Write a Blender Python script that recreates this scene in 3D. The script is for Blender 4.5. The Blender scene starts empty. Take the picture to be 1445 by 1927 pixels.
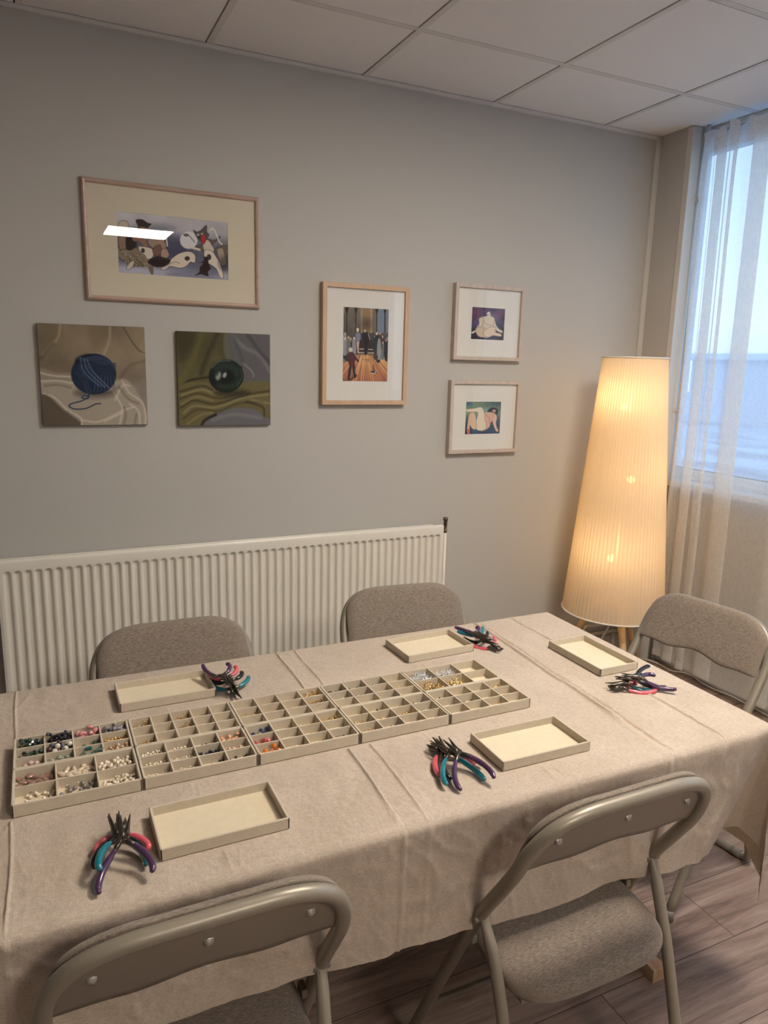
import bpy, bmesh, math, random
import numpy as np
from mathutils import Vector, Matrix, noise
random.seed(7)
PI = math.pi
SC = bpy.context.scene
COL = SC.collection

# ------------------------------------------------------------------ helpers
def lin(c):
    return tuple(((v/12.92) if v <= 0.04045 else ((v+0.055)/1.055)**2.4) for v in c)
def rgb(r, g, b):
    return lin((r/255., g/255., b/255.))

class N:
    def __init__(s, m):
        s.t = m.node_tree; s.n = s.t.nodes; s.l = s.t.links
    def add(s, typ, **kw):
        n = s.n.new(typ)
        for k, v in kw.items():
            if k == 'inp':
                for a, b in v.items(): n.inputs[a].default_value = b
            else: setattr(n, k, v)
        return n
    def link(s, a, b): s.l.new(a, b)

def mat(name, col, rough=0.5, metal=0.0, bump=None, col2=None, var=None, spec=None, coat=None, sheen=None):
    """var=(scale xyz, detail) mixes col and col2 by noise; bump=(scale xyz, strength, distance)"""
    m = bpy.data.materials.new(name); m.use_nodes = True
    k = N(m); p = k.n['Principled BSDF']
    p.inputs['Base Color'].default_value = (*col, 1); p.inputs['Roughness'].default_value = rough
    p.inputs['Metallic'].default_value = metal
    if spec is not None: p.inputs['Specular IOR Level'].default_value = spec
    if coat: p.inputs['Coat Weight'].default_value = coat
    if sheen: p.inputs['Sheen Weight'].default_value = sheen
    tc = k.add('ShaderNodeTexCoord')
    if col2 is not None:
        mp = k.add('ShaderNodeMapping'); mp.inputs['Scale'].default_value = var[0]
        k.link(tc.outputs['Object'], mp.inputs[0])
        nz = k.add('ShaderNodeTexNoise', inp={'Scale': 1.0, 'Detail': var[1], 'Roughness': .6})
        k.link(mp.outputs[0], nz.inputs['Vector'])
        rp = k.add('ShaderNodeValToRGB'); w = var[2] if len(var) > 2 else .12
        rp.color_ramp.elements[0].position = .5-w; rp.color_ramp.elements[1].position = .5+w
        rp.color_ramp.elements[0].color = (*col, 1); rp.color_ramp.elements[1].color = (*col2, 1)
        k.link(nz.outputs[0], rp.inputs[0]); k.link(rp.outputs[0], p.inputs['Base Color'])
    if bump:
        mp = k.add('ShaderNodeMapping'); mp.inputs['Scale'].default_value = bump[0]
        k.link(tc.outputs['Object'], mp.inputs[0])
        nz = k.add('ShaderNodeTexNoise', inp={'Scale': 1.0, 'Detail': 4.0})
        k.link(mp.outputs[0], nz.inputs['Vector'])
        b = k.add('ShaderNodeBump', inp={'Strength': bump[1], 'Distance': bump[2]})
        k.link(nz.outputs[0], b.inputs['Height']); k.link(b.outputs[0], p.inputs['Normal'])
    return m

def obj(name, me, m=None, parent=None, loc=None, rot=None):
    if isinstance(me, bmesh.types.BMesh):
        b = me; me = bpy.data.meshes.new(name); b.to_mesh(me); b.free()
    if m is not None:
        me.materials.clear()
        for q in (m if isinstance(m, (list, tuple)) else [m]): me.materials.append(q)
    o = bpy.data.objects.new(name, me); COL.objects.link(o)
    if parent is not None: o.parent = parent
    if loc is not None: o.location = loc
    if rot is not None: o.rotation_euler = rot
    return o
def tag(o, label, cat, group=None, kind=None):
    if label: o['label'] = label
    if cat: o['category'] = cat
    if group: o['group'] = group
    if kind: o['kind'] = kind
    return o
def thing(name, label, cat, loc=(0, 0, 0), rz=0, group=None):
    o = bpy.data.objects.new(name, None); COL.objects.link(o); o.empty_display_size = .05
    o.location = loc; o.rotation_euler = (0, 0, rz)
    return tag(o, label, cat, group)
def struct(o, label=None):
    o['kind'] = 'structure'
    if label: o['label'] = label
    return o
def copy_tree(o, parent=None):
    c = o.copy(); COL.objects.link(c); c.parent = parent
    for ch in [x for x in COL.objects if x.parent == o]: copy_tree(ch, c)
    return c

def smooth(bm_or_me, on=True):
    if isinstance(bm_or_me, bmesh.types.BMesh):
        for f in bm_or_me.faces: f.smooth = on
    else:
        bm_or_me.polygons.foreach_set('use_smooth', [on]*len(bm_or_me.polygons))
    return bm_or_me
def box(bm, x0, x1, y0, y1, z0, z1, bev=0.0, seg=2, M=None):
    r = bmesh.ops.create_cube(bm, size=1.0)
    vs = r['verts']
    for v in vs:
        v.co = Vector(((x0+x1)/2+v.co.x*(x1-x0), (y0+y1)/2+v.co.y*(y1-y0), (z0+z1)/2+v.co.z*(z1-z0)))
    if bev > 0:
        es = list({e for v in vs for e in v.link_edges})
        g = bmesh.ops.bevel(bm, geom=es, offset=bev, segments=seg, affect='EDGES', profile=.5)
        vs = list({v for f in g['faces'] for v in f.verts} | {v for v in vs if v.is_valid})
    if M is not None:
        for v in vs: v.co = M @ v.co
    return bm
def newbox(*a, **k):
    bm = bmesh.new(); return box(bm, *a, **k)
def catmull(pts, n=6):
    P = [Vector(p) for p in pts]; out = []
    Q = [2*P[0]-P[1]]+P+[2*P[-1]-P[-2]]
    for i in range(1, len(Q)-2):
        a, b, c, d = Q[i-1], Q[i], Q[i+1], Q[i+2]
        for j in range(n):
            t = j/n
            out.append(.5*((2*b)+(c-a)*t+(2*a-5*b+4*c-d)*t*t+(3*b-a-3*c+d)*t**3))
    out.append(P[-1]); return out
def tube(bm, pts, r, seg=12, cap=True, flat=None, round_ends=0):
    """r: radius or list; flat: per-point (sx,sy) squash"""
    P = [Vector(p) for p in pts]; n = len(P)
    R = r if isinstance(r, (list, tuple)) else [r]*n
    T = []
    for i in range(n):
        t = (P[min(i+1, n-1)]-P[max(i-1, 0)]); T.append(t.normalized())
    up = Vector((0, 0, 1))
    if abs(T[0].dot(up)) > .9: up = Vector((1, 0, 0))
    nrm = (up-T[0]*up.dot(T[0])).normalized()
    rings = []
    for i in range(n):
        nrm = (nrm-T[i]*nrm.dot(T[i])).normalized(); bi = T[i].cross(nrm)
        fx, fy = flat[i] if flat else (1, 1)
        rings.append([bm.verts.new(P[i]+(nrm*math.cos(a)*fx+bi*math.sin(a)*fy)*R[i]) for a in [2*PI*k/seg for k in range(seg)]])
    for i in range(n-1):
        for k in range(seg):
            f = bm.faces.new((rings[i][k], rings[i][(k+1) % seg], rings[i+1][(k+1) % seg], rings[i+1][k])); f.smooth = True
    if cap:
        for rg, sgn, Pt, t, rr in ((rings[0], -1, P[0], T[0], R[0]), (rings[-1], 1, P[-1], T[-1], R[-1])):
            c = bm.verts.new(Pt+t*sgn*rr*(.6 if round_ends else .0))
            if round_ends:
                mid = []
                for v in rg:
                    mid.append(bm.verts.new(Pt+(v.co-Pt)*.7+t*sgn*rr*.42))
                for k in range(seg):
                    a = (rg[k], mid[k], mid[(k+1) % seg], rg[(k+1) % seg])
                    f = bm.faces.new(a if sgn < 0 else a[::-1]); f.smooth = True
                rg = mid
            for k in range(seg):
                a = (rg[k], c, rg[(k+1) % seg])
                f = bm.faces.new(a if sgn < 0 else a[::-1]); f.smooth = bool(round_ends)
    return bm
def lathe(bm, prof, seg=24, M=None, cap=True):
    rings = []
    for r, z in prof:
        rings.append([bm.verts.new((r*math.cos(2*PI*k/seg), r*math.sin(2*PI*k/seg), z)) for k in range(seg)])
    for a, b in zip(rings, rings[1:]):
        for k in range(seg):
            f = bm.faces.new((a[k], a[(k+1) % seg], b[(k+1) % seg], b[k])); f.smooth = True
    if cap:
        bm.faces.new(rings[0][::-1]); bm.faces.new(rings[-1])
    if M is not None:
        for rg in rings:
            for v in rg: v.co = M @ v.co
    return bm
def grid(nu, nv, f, close=False):
    """mesh from function f(i,j)->(x,y,z)"""
    vs = [f(i, j) for j in range(nv) for i in range(nu)]
    fs = [(j*nu+i, j*nu+i+1, (j+1)*nu+i+1, (j+1)*nu+i) for j in range(nv-1) for i in range(nu-1)]
    me = bpy.data.meshes.new('g'); me.from_pydata(vs, [], fs); smooth(me); return me
def sstep(a, b, x):
    t = max(0., min(1., (x-a)/(b-a))); return t*t*(3-2*t)

# ------------------------------------------------------------------ camera (f etc. from the tile grid of the ceiling)
FPX = 1373.986; YAW = .445509; PIT = -.2018367; ROL = .0257250
fw = Vector((math.sin(YAW)*math.cos(PIT), math.cos(YAW)*math.cos(PIT), math.sin(PIT)))
rt = Vector((math.cos(YAW), -math.sin(YAW), 0)); up = rt.cross(fw)
r2 = math.cos(ROL)*rt+math.sin(ROL)*up; u2 = -math.sin(ROL)*rt+math.cos(ROL)*up
cd = bpy.data.cameras.new('camera'); cam = bpy.data.objects.new('camera', cd); COL.objects.link(cam)
cam.matrix_world = Matrix(((r2.x, u2.x, -fw.x, -.618941), (r2.y, u2.y, -fw.y, -2.859296), (r2.z, u2.z, -fw.z, 1.486716), (0, 0, 0, 1)))
cd.sensor_fit = 'VERTICAL'; cd.sensor_height = 36.; cd.lens = FPX/1927.*36.; cd.clip_start = .05; cd.clip_end = 300
SC.camera = cam
SC.view_settings.view_transform = 'Standard'; SC.view_settings.look = 'None'
SC.view_settings.gamma = 1; SC.view_settings.use_curve_mapping = False
SC.view_settings.exposure = 0.12

H = 2.57; XW = 2.25; XL = -3.1; YB = -6.2

# ------------------------------------------------------------------ materials
M_wall = mat('wall_paint', rgb(188, 186, 181), .75, bump=((90, 90, 90), .06, .002), spec=.25)
M_wallw = mat('window_wall_paint', rgb(184, 180, 175), .8, bump=((60, 60, 60), .1, .002), spec=.2)
M_tile = mat('ceiling_tile', rgb(232, 230, 228), .9, bump=((300, 300, 300), .25, .001), spec=.1)
M_tbar = mat('ceiling_grid_metal', rgb(214, 211, 206), .6)
M_gap = mat('dark_gap', rgb(50, 46, 44), .9)
M_white = mat('white_paint', rgb(205, 202, 196), .4, spec=.4)
M_rad = mat('radiator_enamel', rgb(228, 223, 212), .35, spec=.5)
M_pvc = mat('window_pvc', rgb(215, 222, 228), .35)
M_brass = mat('valve_nickel', rgb(120, 110, 98), .35, metal=.9)
M_mould = mat('pale_trim', rgb(190, 184, 176), .5)

def floor_material():
    m = bpy.data.materials.new('oak_laminate'); m.use_nodes = True; k = N(m); p = k.n['Principled BSDF']
    tc = k.add('ShaderNodeTexCoord'); mp = k.add('ShaderNodeMapping')
    mp.inputs['Location'].default_value = (.29+1.28*4, 1.938+.194*20, 0)
    k.link(tc.outputs['Object'], mp.inputs[0])
    br = k.add('ShaderNodeTexBrick'); br.offset = .36; br.offset_frequency = 2
    for a, b in {'Scale': 1.0, 'Mortar Size': .0012, 'Mortar Smooth': .2, 'Bias': 0., 'Brick Width': 1.28, 'Row Height': .194}.items(): br.inputs[a].default_value = b
    br.inputs['Color1'].default_value = (.35, .35, .35, 1); br.inputs['Color2'].default_value = (.65, .65, .65, 1); br.inputs['Mortar'].default_value = (0, 0, 0, 1)
    k.link(mp.outputs[0], br.inputs[0])
    # grain
    sx = k.add('ShaderNodeMapping'); sx.inputs['Scale'].default_value = (2.2, 26, 1); k.link(tc.outputs['Object'], sx.inputs[0])
    ad = k.add('ShaderNodeVectorMath', operation='ADD'); k.link(sx.outputs[0], ad.inputs[0])
    sc = k.add('ShaderNodeVectorMath', operation='SCALE', inp={'Scale': 37.}); k.link(br.outputs['Color'], sc.inputs[0]); k.link(sc.outputs[0], ad.inputs[1])
    nz = k.add('ShaderNodeTexNoise', inp={'Scale': 1.0, 'Detail': 8., 'Roughness': .62, 'Distortion': .9}); k.link(ad.outputs[0], nz.inputs['Vector'])
    nf = k.add('ShaderNodeTexNoise', inp={'Scale': 9.0, 'Detail': 6., 'Roughness': .7}); k.link(ad.outputs[0], nf.inputs['Vector'])
    mx = k.add('ShaderNodeMath', operation='MULTIPLY_ADD', inp={1: .35}); k.link(nf.outputs[0], mx.inputs[0]); k.link(nz.outputs[0], mx.inputs[2])
    rp = k.add('ShaderNodeValToRGB'); e = rp.color_ramp.elements
    e[0].position = .46; e[0].color = (*rgb(92, 74, 66), 1); e[1].position = .86; e[1].color = (*rgb(158, 140, 130), 1)
    q = e.new(.62); q.color = (*rgb(130, 110, 100), 1)
    k.link(mx.outputs[0], rp.inputs[0])
    hs = k.add('ShaderNodeMix', data_type='RGBA', blend_type='MULTIPLY'); hs.inputs[0].default_value = .35
    k.link(rp.outputs[0], hs.inputs[6]); 
    r3 = k.add('ShaderNodeValToRGB'); r3.color_ramp.elements[0].color = (.55, .5, .48, 1); r3.color_ramp.elements[1].color = (1, 1, 1, 1); r3.color_ramp.elements[0].position = .3; r3.color_ramp.elements[1].position = .7
    k.link(br.outputs['Color'], r3.inputs[0]); k.link(r3.outputs[0], hs.inputs[7])
    ms = k.add('ShaderNodeMix', data_type='RGBA'); k.link(br.outputs['Fac'], ms.inputs[0]); k.link(hs.outputs[2], ms.inputs[6]); ms.inputs[7].default_value = (*rgb(48, 36, 32), 1)
    k.link(ms.outputs[2], p.inputs['Base Color']); p.inputs['Roughness'].default_value = .48
    b = k.add('ShaderNodeBump', inp={'Strength': .25, 'Distance': .001}); k.link(mx.outputs[0], b.inputs['Height']); k.link(b.outputs[0], p.inputs['Normal'])
    return m
M_floor = floor_material()

def glass_material(name, tint=(1, 1, 1), extra=0.0):
    m = bpy.data.materials.new(name); m.use_nodes = True; k = N(m); k.n.clear()
    out = k.add('ShaderNodeOutputMaterial'); tr = k.add('ShaderNodeBsdfTransparent'); tr.inputs[0].default_value = (*tint, 1)
    gl = k.add('ShaderNodeBsdfGlossy'); gl.inputs['Roughness'].default_value = .0
    fr = k.add('ShaderNodeFresnel'); fr.inputs[0].default_value = 1.5
    mx = k.add('ShaderNodeMixShader')
    # thin pane: only the outer face mirrors, the far face of the solid pane lets light straight out
    ge = k.add('ShaderNodeNewGeometry'); iv = k.add('ShaderNodeMath', operation='SUBTRACT', inp={0: 1.0}); k.link(ge.outputs['Backfacing'], iv.inputs[1])
    a = k.add('ShaderNodeMath', operation='ADD', inp={1: extra}); k.link(fr.outputs[0], a.inputs[0])
    b_ = k.add('ShaderNodeMath', operation='MULTIPLY'); k.link(a.outputs[0], b_.inputs[0]); k.link(iv.outputs[0], b_.inputs[1]); k.link(b_.outputs[0], mx.inputs[0])
    k.link(tr.outputs[0], mx.inputs[1]); k.link(gl.outputs[0], mx.inputs[2]); k.link(mx.outputs[0], out.inputs[0]); return m
M_glass = glass_material('picture_glass', extra=.03)
M_wglass = glass_material('window_glass', (.93, .96, .98))

def sheer_material(name, col, alpha, transl=.5):
    m = bpy.data.materials.new(name); m.use_nodes = True; k = N(m); k.n.clear()
    out = k.add('ShaderNodeOutputMaterial'); tr = k.add('ShaderNodeBsdfTransparent')
    df = k.add('ShaderNodeBsdfDiffuse'); df.inputs[0].default_value = (*col, 1)
    tl = k.add('ShaderNodeBsdfTranslucent'); tl.inputs[0].default_value = (*col, 1)
    m1 = k.add('ShaderNodeMixShader'); m1.inputs[0].default_value = transl; k.link(df.outputs[0], m1.inputs[1]); k.link(tl.outputs[0], m1.inputs[2])
    # weave: slub threads change the openness of the cloth
    tc = k.add('ShaderNodeTexCoord'); mp = k.add('ShaderNodeMapping'); mp.inputs['Scale'].default_value = (60, 60, 900); k.link(tc.outputs['Object'], mp.inputs[0])
    nz = k.add('ShaderNodeTexNoise', inp={'Scale': 1., 'Detail': 2.}); k.link(mp.outputs[0], nz.inputs['Vector'])
    mp2 = k.add('ShaderNodeMapping'); mp2.inputs['Scale'].default_value = (900, 900, 30); k.link(tc.outputs['Object'], mp2.inputs[0])
    nz2 = k.add('ShaderNodeTexNoise', inp={'Scale': 1., 'Detail': 2.}); k.link(mp2.outputs[0], nz2.inputs['Vector'])
    s = k.add('ShaderNodeMath', operation='ADD'); k.link(nz.outputs[0], s.inputs[0]); k.link(nz2.outputs[0], s.inputs[1])
    mr = k.add('ShaderNodeMapRange', inp={'From Min': .7, 'From Max': 1.3, 'To Min': alpha-.12, 'To Max': alpha+.12}); k.link(s.outputs[0], mr.inputs[0])
    m2 = k.add('ShaderNodeMixShader'); k.link(mr.outputs[0], m2.inputs[0]); k.link(tr.outputs[0], m2.inputs[1]); k.link(m1.outputs[0], m2.inputs[2])
    k.link(m2.outputs[0], out.inputs[0]); return m

# ------------------------------------------------------------------ room shell
struct(obj('floor', newbox(XL-.1, XW+.2, YB-.1, .1, -.1, 0), M_floor), 'oak plank laminate floor')
struct(obj('wall_back', newbox(XL, 2.4, 0, .12, 0, H+.1), M_wall), 'grey wall with the pictures')
struct(obj('wall_left', newbox(XL-.12, XL, YB, .12, 0, H+.1), M_wall))
struct(obj('wall_front', newbox(XL, 2.4, YB-.12, YB, 0, H+.1), M_wall))
# window wall: three openings
WIN = [(-.07, -1.85), (-2.2, -3.4)]; WZ0, WZ1 = .92, 2.54
bm = bmesh.new(); ys = [0.0]
for a, b in WIN: ys += [a, b]
ys.append(YB)
for i in range(0, len(ys), 2): box(bm, XW, XW+.15, ys[i+1], ys[i], 0, H+.1)
for a, b in WIN:
    box(bm, XW, XW+.15, b, a, 0, WZ0); box(bm, XW, XW+.15, b, a, WZ1, H+.1)
struct(obj('wall_right', bm, M_wallw), 'window wall')
# casing (boxed pillar) in the corner with a pale corner bead
struct(obj('trim_1', newbox(2.147, XW, -.18, -.0, 0, H), M_wallw), 'boxed-in pillar in the room corner')
struct(obj('trim_2', newbox(2.143, XW, -.213, -.18, 0, H-.001, bev=.003), M_white), 'pale edge strip of the boxed pillar')
struct(obj('trim_3', newbox(2.122, 2.149, -.018, 0, 0, H, bev=.003), M_white), 'pale vertical corner strip')
struct(obj('trim_4', newbox(XL, 2.122, -.014, 0, H-.014, H-.001), M_tbar), 'ceiling edge angle')
struct(obj('baseboard_back', newbox(XL, 2.12, -.012, 0, 0, .07, bev=.003), M_white))
struct(obj('baseboard_right', newbox(XW-.012, XW, YB, -.22, 0, .07, bev=.003), M_white))
# suspended ceiling: slab, tiles, T grid.  grid lines x = .6k, y = -.4531-.6k
bm = newbox(XL-.1, XW+.2, YB-.1, .1, H+.02, H+.12)
struct(obj('ceiling', bm, M_gap), 'plenum above suspended ceiling')
LPOS = [(.3, -4.36), (.9, -1.96)]
xs = [XL]+[.6*k for k in range(-5, 4)]+[XW]; yl = [0.0]+[-.4531-.6015*k for k in range(0, 10)]; yl = [y for y in yl if y > YB]+[YB]
lightcells = {}
bm = bmesh.new()
for i in range(len(xs)-1):
    for j in range(len(yl)-1):
        x0, x1, y1, y0 = xs[i], xs[i+1], yl[j], yl[j+1]
        cx, cy = (x0+x1)/2, (y0+y1)/2
        hit = [q for q in LPOS if abs(cx-q[0]) < .2 and abs(cy-q[1]) < .29]
        if hit: lightcells[hit[0]] = (x0, x1, y0, y1); continue
        jt = .0025
        box(bm, x0+jt, x1-jt, y0+jt+.002, y1-jt-.0, H+.001, H+.016)
struct(obj('ceiling_tiles', bm, M_tile), 'suspended ceiling tiles')
bm = bmesh.new()
for x in xs[1:-1]: box(bm, x+.002, x+.024, YB, 0, H-.0015, H+.004)
for y in yl[1:-1]: box(bm, XL, XW, y-.024, y-.002, H-.001, H+.0045)
struct(obj('trim_5', bm, M_tbar), 'ceiling T grid')
bm = bmesh.new()
box(bm, XW-.014, XW, YB, -.22, H-.02, H-.001)
struct(obj('trim_6', bm, M_tbar), 'ceiling edge angle at windows')

# LED panels in two cells, the unseen one above the table added for light
M_led = bpy.data.materials.new('led_diffuser'); M_led.use_nodes = True; k = N(M_led); k.n.clear()
out = k.add('ShaderNodeOutputMaterial'); em = k.add('ShaderNodeEmission'); em.inputs[0].default_value = (1., .88, .74, 1); em.inputs[1].default_value = 54.0; k.link(em.outputs[0], out.inputs[0])
for kk, (x0, x1, y0, y1) in lightcells.items():
    t = thing('ceiling_light', 'square warm LED panel light in the ceiling, %s' % {LPOS[0]: 'the one mirrored in the wide picture glass', LPOS[1]: 'unseen one added above the table'}[kk], 'light', ((x0+x1)/2, (y0+y1)/2, H))
    w, d = (x1-x0)/2, (y1-y0)/2
    b = bmesh.new()
    for q in ((-w+.012+.012, -w+.035, -d+.01, d-.03), (w-.022, w-.002, -d+.01, d-.03), (-w+.024, w-.002, -d+.01, -d+.028), (-w+.024, w-.002, d-.045, d-.03)):
        box(b, *q, -.004, .012)
    obj('panel_frame', b, M_white, t)
    obj('diffuser', newbox(-w+.035, w-.022, -d+.028, d-.045, -.001, .008), M_led, t)

# windows: frame, sash, glass, sill
for i, (a, b_) in enumerate(WIN):
    bm = bmesh.new(); x0, x1 = XW+.07, XW+.13; w = .05
    box(bm, x0, x1, a-w, a, WZ0+.03, WZ1, bev=.004); box(bm, x0, x1, b_, b_+w, WZ0+.03, WZ1, bev=.004)
    box(bm, x0, x1, b_+w, a-w, WZ0+.03, WZ0+.03+w, bev=.004); box(bm, x0, x1, b_+w, a-w, WZ1-w, WZ1, bev=.004)
    m_ = (a+b_)/2; box(bm, x0, x1, m_-.035, m_+.035, WZ0+.03+w, WZ1-w, bev=.004)
    f = struct(obj('window_%d' % (i+1), bm, M_pvc), 'white framed window')
    g = obj('window_pane', newbox(x0+.025, x0+.029, b_+w, a-w, WZ0+.03+w, WZ1-w), M_wglass, f)
    bm = bmesh.new()
    for q in ((a-w-.006, a-w), (m_-.041, m_-.035), (m_+.035, m_+.041), (b_+w, b_+w+.006)): box(bm, x0+.018, x0+.024, q[0], q[1], WZ0+.08, WZ1-w)
    box(bm, x0+.018, x0+.024, b_+w, a-w, WZ0+.08, WZ0+.086)
    obj('gasket', bm, M_gap, f)
    struct(obj('trim_%d' % (7+i), newbox(XW-.045, XW+.075, b_-.02, a+.02, WZ0, WZ0+.03, bev=.006), M_white), 'white window sill')

# outside: snow ground, fence line and bare trees
M_snow = mat('snow', rgb(190, 208, 228), .8, col2=rgb(128, 148, 170), var=((.5, .25, 1), 4, .1))
struct(obj('ground', newbox(XW+.6, 80, -60, 60, -1.1, -1.0), M_snow), 'snowy ground outside')
M_far = mat('distant_wall', rgb(190, 203, 220), .9)
b = bmesh.new(); box(b, 30, 31, -40, 30, -1, 3.2)
M_roof = mat('distant_roof', rgb(210, 225, 240), .9)
fb = thing('far_building', 'long low pale building across the snowy yard outside the window', 'building', (30, 0, -1))
obj('building_wall', newbox(0, 6, -35, 25, 0, 3.0), M_far, fb); obj('building_roof', newbox(-.4, 6.4, -35.4, 25.4, 3.0, 3.35, bev=.1), M_roof, fb); b.free()
M_bush = mat('frosted_twigs', rgb(120, 130, 138), .9, col2=rgb(175, 188, 200), var=((9, 9, 9), 4, .1))
for (x, y, r, hh) in ((15, 6.5, 1.5, 3.2), (17, 2.0, 1.2, 2.4)):
    t = thing('frosted_tree', 'frosted grey tree outside, %s one seen through the window' % ('the taller' if r > 1.3 else 'the shorter'), 'tree', (x, y, -1))
    b = bmesh.new(); tube(b, catmull([(0, 0, 0), (.05, .03, hh*.4), (0, .1, hh*.75)], 4), [.14-.008*i for i in range(9)], 8); obj('trunk', b, M_bush, t)
    b = bmesh.new(); rr = random.Random(int(x))
    for q in range(70):
        z = hh*.25+rr.random()*hh*.9; s = r*math.sin(PI*min(1, max(.1, (z/hh-.15)/1.1)))
        a = rr.random()*6.28; d = s*rr.random()**.5
        bmesh.ops.create_icosphere(b, subdivisions=2, radius=.25+.25*rr.random(), matrix=Matrix.Translation((d*math.cos(a), d*math.sin(a), z)))
    for v in b.verts: v.co += noise.noise_vector(v.co*2.3)*.22
    smooth(b); obj('crown', b, M_bush, t)

# ------------------------------------------------------------------ lighting
wd = bpy.data.worlds.new('sky'); SC.world = wd; wd.use_nodes = True; k = N(wd); k.n.clear()
out = k.add('ShaderNodeOutputWorld'); bg = k.add('ShaderNodeBackground'); tc = k.add('ShaderNodeTexCoord'); sp = k.add('ShaderNodeSeparateXYZ')
rp = k.add('ShaderNodeValToRGB'); e = rp.color_ramp.elements
e[0].position = .0; e[0].color = (.50, .66, .84, 1); e[1].position = .8; e[1].color = (.36, .60, .95, 1)
q = e.new(.06); q.color = (.70, .86, 1.0, 1); q = e.new(.22); q.color = (.50, .72, .96, 1)
k.link(tc.outputs['Generated'], sp.inputs[0]); k.link(sp.outputs['Z'], rp.inputs[0]); k.link(rp.outputs[0], bg.inputs[0]); bg.inputs[1].default_value = 2.1
k.link(bg.outputs[0], out.inputs[0])
for i, (a, b_) in enumerate(WIN):
    ld = bpy.data.lights.new('window_portal', 'AREA'); ld.shape = 'RECTANGLE'; ld.size = abs(a-b_); ld.size_y = WZ1-WZ0
    ld.cycles.is_portal = True
    lo = bpy.data.objects.new('window_portal', ld); COL.objects.link(lo); lo.location = (XW+.16, (a+b_)/2, (WZ0+WZ1)/2)
    lo.rotation_euler = (PI/2, 0, PI/2)

# ------------------------------------------------------------------ radiator
def radiator():
    x0, x1, z0, z1, yf = -.778, .998, .19, .782, -.102
    t = thing('radiator', 'long white ribbed panel radiator on the wall under the pictures', 'radiator', (.11, -.06, 0))
    ox, oy = .11, -.06
    pitch = (x1-x0-.03)/53.; xs_ = []
    n = 53*10
    X = [x0+.0+i*(x1-x0)/ (n+20) for i in range(n+21)]
    Z = [z0, z0+.03, z0+.05]+[z0+.1+i*.1 for i in range(4)]+[z1-.075+i*.0035 for i in range(13)]+[z1-.012, z1-.004, z1]
    def f(i, j):
        x, z = X[i], Z[j]
        u = ((x-x0-.015)/pitch) % 1.0; inside = x0+.015 < x < x1-.015
        d = 0.
        if inside:
            uu = abs(u-.5)*2      # 0 at groove centre
            wv = 1-sstep(.42, .74, uu)
            lim = z1-.040-.008*(uu*1.25)**2
            vt = 1-sstep(lim-.006, lim, z); vb = sstep(z0+.03, z0+.05, z)
            d = .0115*wv*vt*vb
        y = yf+d
        if z > z1-.006: y += .004*((z-(z1-.006))/.006)
        if x < x0+.004 or x > x1-.004: y += .003
        return (x-ox, y-oy, z)
    me = grid(len(X), len(Z), f)
    bm = bmesh.new(); bm.from_mesh(me)
    obj('front_panel', bm, M_rad, t)
    b = bmesh.new()  # casing returns behind the front sheet
    box(b, x0-ox, x1-ox, yf+.012-oy, yf+.022-oy, z0, z1-.001, bev=.002)
    obj('front_panel_back', b, M_rad, t)
    b = bmesh.new(); box(b, x0-ox, x1-.016-ox, -.030-oy, -.020-oy, z0, z1-.011, bev=.003); obj('rear_panel', b, M_rad, t)
    b = bmesh.new()
    for i in range(60):
        xx = x0+.03+i*(x1-x0-.06)/59; box(b, xx-.0008-ox, xx+.0008-ox, -.078-oy, -.033-oy, z0+.03, z1-.05)
    obj('convector_fins', b, M_rad, t)
    for xx in (x0+.25, x1-.25): obj('wall_bracket', newbox(xx-.02-ox, xx+.02-ox, -.024-oy, .0598, z0+.1, z1-.1), M_rad, t)
    # valve top right
    b = bmesh.new(); M1 = Matrix.Translation((1.028-ox, -.06-oy, 0))
    lathe(b, [(.0065, .735), (.009, .738), (.009, .75), (.0075, .752), (.0075, .765), (.0085, .77), (.009, .79), (.0115, .797), (.0115, .806), (.008, .808)], 16, M1)
    tube(b, [(x1-.005-ox, -.06-oy, .762), (1.028-ox, -.06-oy, .762)], .0075, 12)
    lathe(b, [(.011, 0), (.011, .009)], 6, Matrix.Translation((x1+.002-ox, -.06-oy, .762)) @ Matrix.Rotation(PI/2, 4, 'Y'))
    v = obj('valve', b, M_brass, t)
    b = bmesh.new(); tube(b, [(1.028-ox, -.06-oy, .04), (1.028-ox, -.06-oy, .736)], .0075, 12); obj('supply_pipe', b, M_rad, t)
radiator()
# low heating pipes along the back wall, vertical pipes in the corner recess
def pipe(name, pts, r, label, m=M_white):
    b = bmesh.new(); tube(b, pts, r, 14); return tag(obj(name, b, m), label, 'pipe')
pipe('heating_pipe', [(1.06, -.045, .155), (2.1475, -.045, .155)], .011, 'upper white heating pipe running low along the back wall behind the lamp')
pipe('heating_pipe', [(1.06, -.04, .105), (2.1475, -.04, .105)], .011, 'lower white heating pipe running low along the back wall behind the lamp')
P1 = pipe('heating_pipe', [(2.205, -.208, 0), (2.205, -.208, H)], .0105, 'white vertical heating pipe in the corner recess nearer the pillar')
P2 = pipe('heating_pipe', [(2.205, -.242, 0), (2.205, -.242, H)], .0105, 'white vertical heating pipe in the corner recess nearer the curtain')
for z in (2.26, 1.293):
    b = bmesh.new()
    for y in (-.208, -.242):
        lathe(b, [(.0145, z-.008), (.0145, z+.008)], 16, Matrix.Translation((2.205, y, 0)))
    box(b, 2.197, 2.213, -.262, -.19, z-.004, z+.004); box(b, 2.21, 2.25, -.229, -.221, z-.004, z+.004)
    tag(obj('pipe_clip', b, M_white), 'white double pipe clip on the corner pipes %s' % ('near the ceiling' if z > 2 else 'beside the lamp shade top'), 'pipe clip', 'pipe clips')

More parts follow.
